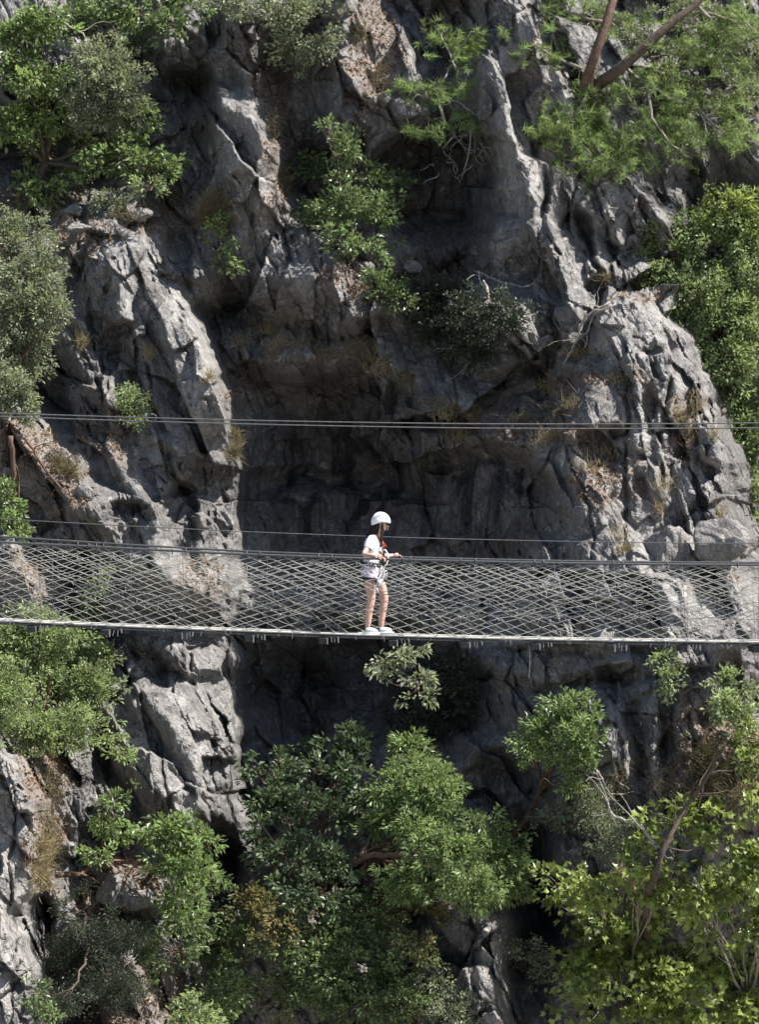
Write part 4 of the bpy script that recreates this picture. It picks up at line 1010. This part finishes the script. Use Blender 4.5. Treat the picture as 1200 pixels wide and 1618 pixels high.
# lengthwise lacing rope low in the near net
m_ = MB(); m_.tube(np.array([rail_pt(u, lambda q: rail_n(q)+(deck_v(q)-rail_n(q))*.70+1.5*math.sin(q*.06), YB-.32) for u in np.linspace(UA, UB, 260)])-b0, .005, 4); m_.build('lacing_rope', M['rope'], bridge)
# hanger wires, ties
rs = np.random.default_rng(9)
for u in list(range(-380, 1650, 112)):
    for yy0, yy1, fn in ((YN, DN, rail_n), (YF, DF, rail_f)):
        uu = u+rs.normal()*6+ (14 if yy0 > YB else 0)
        m_ = MB(); m_.tube(np.array([rail_pt(uu, fn, yy0), rail_pt(uu+3, deck_v, yy1)])-b0, .0028, 4); m_.build('hanger_wire', M['steel'], bridge)
for u in [128,145,157,168,276,297,392,413,505,525,636,648,727,750,842,856,965,980,1050,1160]+list(range(-400,100,100))+list(range(1250,1650,100)):
    m_ = MB(); p_ = rail_pt(u, rail_n, YN)-b0
    m_.tube([p_+np.array([0, 0, -.045]), p_+np.array([0, -.028, 0]), p_+np.array([.006, 0, .045])], .009, 5); m_.build('cable_clip', M['steel'], bridge)
# planks across the deck and brackets under it
pl = MB(); pl.box((0, 0, 0), (.135, .47, .026)); plank_me = pl.build('plank', M['timber'], bridge, False); plank_data = plank_me.data; bpy.data.objects.remove(plank_me)
for k, u in enumerate(np.arange(UA+10, UB-5, 17.2)):
    p_ = rail_pt(u, deck_v, YB)-b0
    o = bpy.data.objects.new('plank', plank_data); C.objects.link(o); o.parent = bridge
    o.location = p_+np.array([0, rs.normal()*.01, -.006+rs.normal()*.002]); sl = (deck_v(u+10)-deck_v(u-10))/20
    o.rotation_euler = (0, math.atan(sl), rs.normal()*.02)
bx = MB(); bx.box((0, 0, -.045), (.10, .56, .09)); bo = bx.build('cross_beam', M['timber_dark'], bridge, False); beam_data = bo.data; bpy.data.objects.remove(bo)
br_ = MB()
br_.box((0, -.26, -.05), (.016, .04, .12)); br_.box((-.055, -.26, .005), (.11, .04, .014)); bo = br_.build('bracket', M['white_paint'], bridge, False); brk = bo.data; bpy.data.objects.remove(bo)
st_ = MB(); st_.box((0, -.26, -.05), (.010, .03, .10)); bo = st_.build('strap_end', M['white_paint'], bridge, False); stp = bo.data; bpy.data.objects.remove(bo)
for u in (-400,-288,-175,-62,50,166,280,392,508,618,732,842,960,1076,1190,1300,1412,1525,1640):
    p_ = rail_pt(u, deck_v, YB)-b0+np.array([0, 0, -.06])
    o = bpy.data.objects.new('cross_beam', beam_data); C.objects.link(o); o.parent = bridge; o.location = p_+np.array([.02, 0, 0])
    o = bpy.data.objects.new('bracket', brk); C.objects.link(o); o.parent = bridge; o.location = p_+np.array([.09, 0, -.01]); o.scale = (1, 1, .7+.2*rs.random())
    for k, dx in enumerate((.15, .195, .245)):
        o = bpy.data.objects.new('strap_end', stp); C.objects.link(o); o.parent = bridge
        o.location = p_+np.array([dx+rs.normal()*.006, 0, rs.normal()*.01]); o.rotation_euler = (0, rs.normal()*.12, 0); o.scale = (2.0 if k == 2 else 1, 1, .5+.4*rs.random())
    for k in range(3):
        o = bpy.data.objects.new('rope_end', stp); C.objects.link(o); o.parent = bridge
        o.location = p_+np.array([.35+.6*rs.random(), 0, .02]); o.rotation_euler = (0, rs.normal()*.35, 0); o.scale = (.8, 1, .25+.5*rs.random())
m_ = MB(); p_ = rail_pt(836, deck_v, DN)-b0
m_.tube([p_+np.array([0, 0, -.1]), p_+np.array([.006, 0, -.3]), p_+np.array([-.008, 0, -.55])], .006, 5); m_.build('hanging_cord', M['rope'], bridge)

# ------------------------------------------------------------------ overhead cables
def cable(pts, y, r_, label, mat='steel'):
    us_ = np.linspace(-1300, 2500, 80)
    f = curve(pts); P_ = np.array([at(u, f(u), y) for u in us_]); c0 = P_[40].copy()
    m = MB(); m.tube(P_-c0, r_, 7); o = m.build('steel_cable', M[mat], None, True, c0); tag(o, label, 'cable', 'cables above the bridge')
cable([(-1300,570),(-500,624),(0,655),(370,664),(740,670),(1200,668),(1700,655),(2500,610)], 39.7, .009, 'upper of the paired cables crossing above the walker')
cable([(-1300,576),(-500,630),(0,660),(370,669),(740,677),(1200,677),(1700,662),(2500,618)], 40.3, .009, 'lower of the paired cables crossing above the walker')
cable([(-1300,710),(-500,775),(0,822),(370,842),(600,850),(900,856),(1200,858),(1700,850),(2500,820)], 40.15, .006, 'thin single cable just above the handrail at head height')
def clipobj():
    m = MB(); p = px(236, 660, 39.95); th = np.linspace(0, 2*np.pi, 13)
    m.tube([(.08*math.cos(a)+.02, 0, .055*math.sin(a)) for a in th], .010, 5); m.tube([(-.06, 0, -.06), (-.05, .0, .06)], .016, 5)
    o = m.build('cable_shackle', M['black_cable'], None, True, p); tag(o, 'small dark shackle joining the paired cables at the left', 'shackle')
clipobj()

# ------------------------------------------------------------------ the walker
M['skin'] = plain('skin', (.52, .315, .255), (.58, .36, .295), 12, .55, 0, 0, .4)
M['shirt'] = plain('white_cotton', (.74, .74, .78), (.80, .80, .83), 20, .9)
M['shorts'] = plain('lilac_cotton', (.58, .48, .62), (.66, .57, .70), 20, .9)
M['hair'] = plain('dark_hair', (.006, .005, .005), (.014, .010, .009), 40, .6, 0, 0, .2)
M['helmet'] = plain('white_helmet_shell', (.80, .82, .84), (.84, .86, .88), 10, .28, 0, 0, .5)
M['strap'] = plain('black_webbing', (.015, .015, .02), (.04, .04, .05), 30, .8)
M['strap_grey'] = plain('grey_webbing', (.35, .37, .40), (.55, .57, .6), 30, .8)
M['red'] = plain('red_webbing', (.28, .045, .028), (.42, .08, .045), 30, .7)
M['lanyard'] = plain('white_rope', (.62, .62, .60), (.78, .78, .76), 40, .8)
M['metal'] = plain('carabiner_metal', (.5, .5, .52), (.65, .65, .68), 20, .3, .9)
M['shoe'] = plain('pale_shoe_fabric', (.66, .68, .72), (.78, .80, .84), 20, .7)
M['sole'] = plain('white_rubber_sole', (.62, .62, .62), (.74, .74, .74), 20, .6)
M['lip'] = plain('lips', (.32, .10, .09), (.36, .12, .10), 20, .5)
M['eye'] = plain('dark_eye', (.01, .008, .008), (.02, .015, .015), 20, .3)

def skinned(chains, sub=2):
    """each chain: dict(v=[(x,y,z,rx,ry)], e=[(a,b)], root=i) -> evaluated mesh arrays, joined"""
    Vs = []; Fs = []; n = 0
    for ch in chains:
        me = bpy.data.meshes.new('tmp'); me.from_pydata([q[:3] for q in ch['v']], ch['e'], []); me.update()
        ob = bpy.data.objects.new('tmp', me); C.objects.link(ob)
        sk = ob.modifiers.new('s', 'SKIN'); sk.use_smooth_shade = True
        if not me.skin_vertices: 
            pass
        sv = me.skin_vertices[0].data if me.skin_vertices else None
        if sv is None:
            bpy.context.view_layer.update()
            sv = me.skin_vertices[0].data
        for i, q in enumerate(ch['v']):
            sv[i].radius = (q[3], q[4] if len(q) > 4 else q[3]); sv[i].use_root = (i == ch.get('root', 0))
        sb = ob.modifiers.new('u', 'SUBSURF'); sb.levels = sub; sb.render_levels = sub
        dg = bpy.context.evaluated_depsgraph_get(); dg.update()
        em = ob.evaluated_get(dg).to_mesh()
        Vs.append(np.array([v.co[:] for v in em.vertices])); Fs += [[i+n for i in p.vertices] for p in em.polygons]; n += len(em.vertices)
        ob.evaluated_get(dg).to_mesh_clear(); bpy.data.objects.remove(ob); bpy.data.meshes.remove(me)
    return np.vstack(Vs), Fs
def from_faces(name, V_, Fs, mat, parent, smooth=True):
    me = bpy.data.meshes.new(name); me.from_pydata([tuple(v) for v in V_], [], Fs); me.update()
    me.polygons.foreach_set('use_smooth', np.full(len(me.polygons), smooth))
    return link(name, me, mat, parent)
def skin_obj(name, chains, mat, parent, sub=2):
    try:
        V_, Fs = skinned(chains, sub)
        return from_faces(name, V_, Fs, mat, parent)
    except Exception as ex:
        print('skin fallback', name, ex)
        m = MB()
        for ch in chains:
            for a, b in ch['e']:
                A, B = ch['v'][a], ch['v'][b]; m.tube([A[:3], B[:3]], [A[3], B[3]], 10)
        return m.build(name, mat, parent)

def walker():
    o = empty('person', px(598, 1001.5)+np.array([0, 0, .0])); 
    tag(o, 'woman in white helmet, white t-shirt, lilac shorts and climbing harness walking right on the bridge', 'person')
    # x = walking direction, y = away from the viewer, z up. near side is y < 0
    hip_n, hip_f = (-.105, -.085, .86), (-.075, .085, .86)
    body_v = [(-.10, 0, .93, .125, .15),      # 0 pelvis
              (-.095, 0, 1.04, .095, .125),   # 1 waist
              (-.09, 0, 1.18, .105, .14),     # 2 chest
              (-.075, 0, 1.29, .085, .125),   # 3 upper chest
              (-.035, 0, 1.36, .048, .05),    # 4 neck base
              (.005, 0, 1.415, .045, .047),   # 5 neck
              (.035, 0, 1.475, .078, .068),   # 6 skull base
              (.045, 0, 1.545, .098, .076),   # 7 skull
              (.050, 0, 1.60, .070, .056),    # 8 crown
              (.088, 0, 1.425, .034, .034),   # 9 jaw
              (-.105, -.085, .85, .092, .085),  # 10 near hip
              (-.115, -.095, .68, .088, .084),  # 11 near thigh
              (-.095, -.095, .49, .061, .060),  # 12 near knee
              (-.128, -.095, .34, .062, .058),  # 13 near calf
              (-.150, -.095, .075, .038, .036),  # 14 near ankle
              (-.06, .085, .85, .090, .085),    # 15 far hip
              (.035, .09, .68, .086, .082),    # 16 far thigh
              (.090, .09, .49, .061, .060),    # 17 far knee
              (.062, .09, .34, .062, .058),    # 18 far calf
              (.035, .09, .075, .038, .036),    # 19 far ankle
              (-.085, -.145, 1.315, .055, .055),  # 20 near shoulder
              (-.14, -.225, 1.22, .042, .042),    # 21 near upper arm
              (-.205, -.33, 1.115, .036, .036),   # 22 near elbow
              (-.115, -.41, 1.105, .031, .031),  # 23 near forearm
              (-.02, -.46, 1.095, .024, .024),   # 24 near wrist
              (-.06, .145, 1.315, .055, .055),   # 25 far shoulder
              (.00, .21, 1.21, .040, .040),      # 26
              (.06, .29, 1.10, .034, .034),      # 27 far elbow
              (.14, .40, 1.085, .031, .031),     # 28
              (.215, .50, 1.095, .023, .023)]    # 29 far wrist
    body_e = [(0,1),(1,2),(2,3),(3,4),(4,5),(5,6),(6,7),(7,8),(6,9),(0,10),(10,11),(11,12),(12,13),(13,14),(0,15),(15,16),(16,17),(17,18),(18,19),(3,20),(20,21),(21,22),(22,23),(23,24),(3,25),(25,26),(26,27),(27,28),(28,29)]
    chains = [dict(v=body_v, e=body_e, root=0)]
    # nose, ears, feet inside the shoes
    chains.append(dict(v=[(.110,0,1.525,.012,.010),(.142,0,1.500,.013,.012),(.118,0,1.487,.012,.014)], e=[(0,1),(1,2)]))
    chains.append(dict(v=[(.122,0,1.462,.016,.024),(.132,0,1.452,.012,.018)], e=[(0,1)]))
    for sy in (-1, 1): chains.append(dict(v=[(.030,sy*.070,1.525,.012,.008),(.026,sy*.082,1.50,.014,.008),(.034,sy*.076,1.475,.008,.006)], e=[(0,1),(1,2)]))
    def hand(wr, fwd, side, down, s=1):
        wr, fwd, side, down = map(np.array, (wr, fwd, side, down)); r = []
        r.append(dict(v=[(*wr, .021, .026), (*(wr+fwd*.045), .020, .036), (*(wr+fwd*.08), .014, .036)], e=[(0, 1), (1, 2)]))
        for i, (off, ln) in enumerate(((-.030, .062), (-.010, .072), (.010, .068), (.029, .054))):
            a = wr+fwd*.07+side*off; b = a+fwd*ln*.45+down*.004; c = b+fwd*ln*.28+down*ln*.32; d = c+down*ln*.42-fwd*.004
            r.append(dict(v=[(*a, .0095), (*b, .009), (*c, .0085), (*d, .007)], e=[(0, 1), (1, 2), (2, 3)]))
        a = wr+fwd*.02-side*.022*s; b = a-side*.028*s+fwd*.022+down*.012; c = b+fwd*.026+down*.022
        r.append(dict(v=[(*a, .013), (*b, .0105), (*c, .0085)], e=[(0, 1), (1, 2)]))
        return r
    rail_z = 0
    chains += hand((-.02, -.46, 1.095), (.97, -.05, -.22), (.05, .97, 0), (0, -.1, -1), 1)
    chains += hand((.215, .50, 1.095), (.97, .20, -.05), (-.2, .97, 0), (0, 0, -1), -1)
    skin_obj('body', chains, M['skin'], o)
    # face
    for sy in (-1, 1):
        m = MB(); m.tube([(.128, sy*.030, 1.533), (.118, sy*.046, 1.534)], .0075, 6); m.build('eye', M['eye'], o)
        m = MB(); m.tube([(.137, sy*.018, 1.552), (.134, sy*.036, 1.556), (.118, sy*.052, 1.550)], .0045, 5); m.build('eyebrow', M['hair'], o)
    m = MB(); m.tube([(.125, -.022, 1.464), (.139, 0, 1.466), (.125, .022, 1.464)], .0065, 6); m.build('mouth', M['lip'], o)
    # hair
    hv = [(.010,0,1.57,.105,.088),(-.025,0,1.50,.088,.085),(-.055,0,1.43,.070,.080),(-.085,0,1.36,.055,.085),(-.105,0,1.29,.042,.080),(-.12,0,1.22,.020,.05)]
    fr = dict(v=[(.055,-.085,1.55,.030,.012),(.060,-.088,1.48,.028,.014),(.050,-.095,1.41,.028,.018),(.050,-.105,1.34,.026,.018),(.045,-.115,1.27,.018,.014),(.04,-.12,1.20,.008,.008)], e=[(i,i+1) for i in range(5)])
    skin_obj('hair', [dict(v=hv, e=[(i,i+1) for i in range(5)]), fr], M['hair'], o)
    # t-shirt and shorts: lofted rings (x, y, z, half depth, half width)
    def loft(m, rings, n=20, cap=False):
        t = np.linspace(0, 2*np.pi, n, endpoint=False); V_ = []
        for (x, y, z, rx, ry) in rings:
            wr = 1+.025*np.sin(t*5+z*40)
            V_.append(np.stack([x+rx*np.cos(t)*wr, y+ry*np.sin(t)*wr, np.full(n, z)+.006*np.sin(t*3)], -1))
        k = len(rings); Qs = [(i*n+j, i*n+(j+1) % n, (i+1)*n+(j+1) % n, (i+1)*n+j) for i in range(k-1) for j in range(n)]
        m.add(np.vstack(V_), None, Qs)
    m = MB(); loft(m, [(-.100,0,.965,.120,.155),(-.097,0,1.03,.112,.150),(-.090,0,1.10,.112,.150),(-.078,0,1.17,.122,.158),(-.070,0,1.23,.130,.164),(-.075,0,1.29,.118,.166),(-.075,0,1.335,.092,.150),(-.06,0,1.365,.070,.10),(-.045,0,1.385,.058,.066)])
    for sg in (-1, 1):
        x0 = -.085 if sg < 0 else -.06
        m.tube([(x0+.005, sg*.105, 1.335), (x0, sg*.150, 1.325), (x0-.03 if sg < 0 else x0+.03, sg*.190, 1.275), (x0-.052 if sg < 0 else x0+.055, sg*.222, 1.215), (x0-.060 if sg < 0 else x0+.062, sg*.232, 1.195)], [.050, .066, .064, .062, .061], 14, cap=False)
    m.build('t_shirt', M['shirt'], o)
    m = MB(); loft(m, [(-.100,0,.99,.112,.150),(-.102,0,.95,.128,.162),(-.108,0,.89,.142,.176),(-.108,0,.84,.138,.182),(-.10,0,.815,.120,.170)])
    m.tube([(-.110,-.086,.88), (-.113,-.090,.83), (-.116,-.093,.775), (-.117,-.094,.760)], [.092,.104,.104,.102], 16, cap=False)
    m.tube([(-.075,.086,.88), (-.045,.088,.83), (-.015,.090,.775), (-.008,.090,.760)], [.092,.102,.100,.098], 16, cap=False)
    m.build('shorts', M['shorts'], o)
    # shoes
    for (x, y, z, a) in ((-.150, -.095, .0, 0.0), (.045, .09, .0, -.05)):
        sh = skin_obj('shoe', [dict(v=[(x-.035,y,.055,.040,.036),(x+.02,y,.062,.045,.040),(x+.09,y,.047,.032,.040),(x+.150,y,.036,.024,.036)], e=[(0,1),(1,2),(2,3)]),
                               dict(v=[(x-.005,y,.06,.040,.038),(x-.003,y,.105,.036,.034)], e=[(0,1)])], M['shoe'], o)
        m = MB(); m.box((x+.05, y, .012), (.255, .085, .026)); m.build('sole', M['sole'], sh)
        if False: pass
    # helmet: shell with a brow edge that dips at the ears
    n1, n2 = 14, 36; V_ = []; Fs = []
    for i in range(n1+1):
        for j in range(n2):
            th = j/n2*2*np.pi; ed = 1.70+.12*math.cos(th*2)-.20*math.cos(th)
            ph = i/n1*ed
            x = .137*math.sin(ph)*math.cos(th)*(1.0+.05*math.cos(th)); y = .108*math.sin(ph)*math.sin(th); z = .128*math.cos(ph)
            V_.append((x, y, z))
    for i in range(n1):
        for j in range(n2): Fs.append([i*n2+j, i*n2+(j+1) % n2, (i+1)*n2+(j+1) % n2, (i+1)*n2+j])
    V_ = np.array(V_); rot = np.array(Matrix.Rotation(R(4), 3, 'Y')); V_ = (V_*np.array([.90, .95, 1.02])) @ rot.T+np.array([.030, 0, 1.562])
    hl = from_faces('helmet', V_, Fs, M['helmet'], o)
    sol = hl.modifiers.new('thick', 'SOLIDIFY'); sol.thickness = .014; sol.offset = -1
    m = MB(); ring = V_[-n2:]; m.tube(np.vstack([ring, ring[:1]]), .006, 5, cap=False); m.build('rim', M['helmet'], hl)
    for (x, z) in ((-.045, 1.605), (.0, 1.625), (.055, 1.622)):
        m = MB(); m.tube([(x, -.093+abs(x)*.12, z-.02), (x+.001, -.080, z-.02)], .008, 8); m.build('vent', M['strap'], hl)
    m = MB()
    for sy in (-1, 1):
        m.tube([(.055, sy*.093, 1.57), (.066, sy*.088, 1.50), (.082, sy*.060, 1.43), (.095, 0, 1.405)], .0065, 5)
        m.tube([(-.03, sy*.088, 1.53), (.04, sy*.088, 1.47), (.082, sy*.060, 1.43)], .005, 5)
    m.build('chin_strap', M['strap'], hl)
    # harness
    def ringtube(c, rx, ry, tilt=0, n=26):
        t = np.linspace(0, 2*np.pi, n+1); return [(c[0]+rx*math.cos(a), c[1]+ry*math.sin(a), c[2]+tilt*math.cos(a)) for a in t]
    hb = MB()
    for dz in (-.014, .0, .014): hb.tube(ringtube((-.10, 0, .975+dz), .142, .172, -.015), .014, 6)
    hn = hb.build('harness', M['strap'], o)
    m = MB()
    for dz in (-.01, .01):
        m.tube(ringtube((-.115, -.092, .775+dz), .112, .108, -.01), .012, 6); m.tube(ringtube((-.020, .092, .775+dz), .108, .104, -.03), .012, 6)
    m.build('leg_loop', M['strap'], hn)
    m = MB(); m.tube([(.035, -.06, .96), (.05, -.10, .88), (.03, -.17, .80), (-.03, -.20, .77)], .012, 6); m.tube([(-.22, -.10, .96), (-.235, -.10, .87), (-.20, -.14, .79)], .009, 6); m.build('riser_strap', M['strap_grey'], hn)
    m = MB(); m.tube([(.045, -.03, .95), (.055, -.05, .86), (.04, -.07, .80), (.055, -.03, .72), (.07, -.03, .80), (.06, -.03, .93)], .013, 6); m.tube([(.06, -.09, .86), (.10, -.10, .82), (.11, -.06, .77)], .011, 6)
    m.build('tie_in_loop', M['strap_grey'], hn)
    m = MB(); m.box((.01, -.20, .715), (.07, .03, .13), Matrix.Rotation(.25, 3, 'Y')); m.box((-.02, -.205, .62), (.04, .02, .09), Matrix.Rotation(-.3, 3, 'Y')); m.build('gear_pouch', M['strap_grey'], hn)
    m = MB(); m.tube([(-.03, -.2, .70), (-.015, -.2, .64), (.0, -.2, .57), (-.004, -.2, .53)], .010, 6); m.tube([(-.05, -.19, .78), (-.03, -.2, .73), (.0, -.21, .66)], .010, 6); m.build('webbing_tail', M['strap'], hn)
    for (x, z) in ((-.12, .985), (-.05, .93), (.03, .88), (.10, .85)):
        m = MB(); m.tube([(x+.022*math.cos(a), -.19, z+.038*math.sin(a)) for a in np.linspace(0, 2*np.pi, 13)], .006, 5); m.build('carabiner', M['metal'], hn)
    # chest straps and red sling
    m = MB(); m.tube([(-.02, -.085, 1.375), (.035, -.075, 1.30), (.075, -.03, 1.22), (.07, 0, 1.19)], .016, 6); m.tube([(-.02, .085, 1.375), (.05, .07, 1.30), (.085, .02, 1.22), (.07, 0, 1.19)], .016, 6)
    m.tube([(.06, -.04, 1.27), (.10, -.02, 1.245), (.115, .02, 1.22), (.08, .02, 1.20)], .013, 6); m.build('chest_sling', M['red'], o)
    m = MB(); m.tube([(.07, -.01, 1.19), (.085, -.03, 1.14), (.07, -.03, 1.09), (.045, -.05, 1.00)], .020, 7); m.tube([(.02, -.10, 1.16), (.04, -.09, 1.08), (.03, -.10, .99)], .010, 6); m.build('chest_ascender', M['strap'], o)
    m = MB(); m.tube([(.055, -.02, 1.17), (.10, -.06, 1.175), (.135, -.08, 1.12), (.14, -.09, 1.04), (.12, -.09, .98), (.07, -.09, .93), (.05, -.08, .85), (.045, -.08, .79)], .010, 6)
    m.tube([(.06, -.09, .93), (.09, -.10, .88), (.085, -.10, .80), (.05, -.10, .76)], .009, 6); m.build('lanyard', M['lanyard'], o)
    return o
walker()
print('objects', len(bpy.data.objects), 'tris', sum(sum(len(p.vertices)-2 for p in []) for m in []), 'cliff verts', len(cliff.data.vertices))
tt = 0
for o in C.objects:
    if o.type == 'MESH': tt += len(o.data.loops)-2*len(o.data.polygons)
print('triangles', tt)
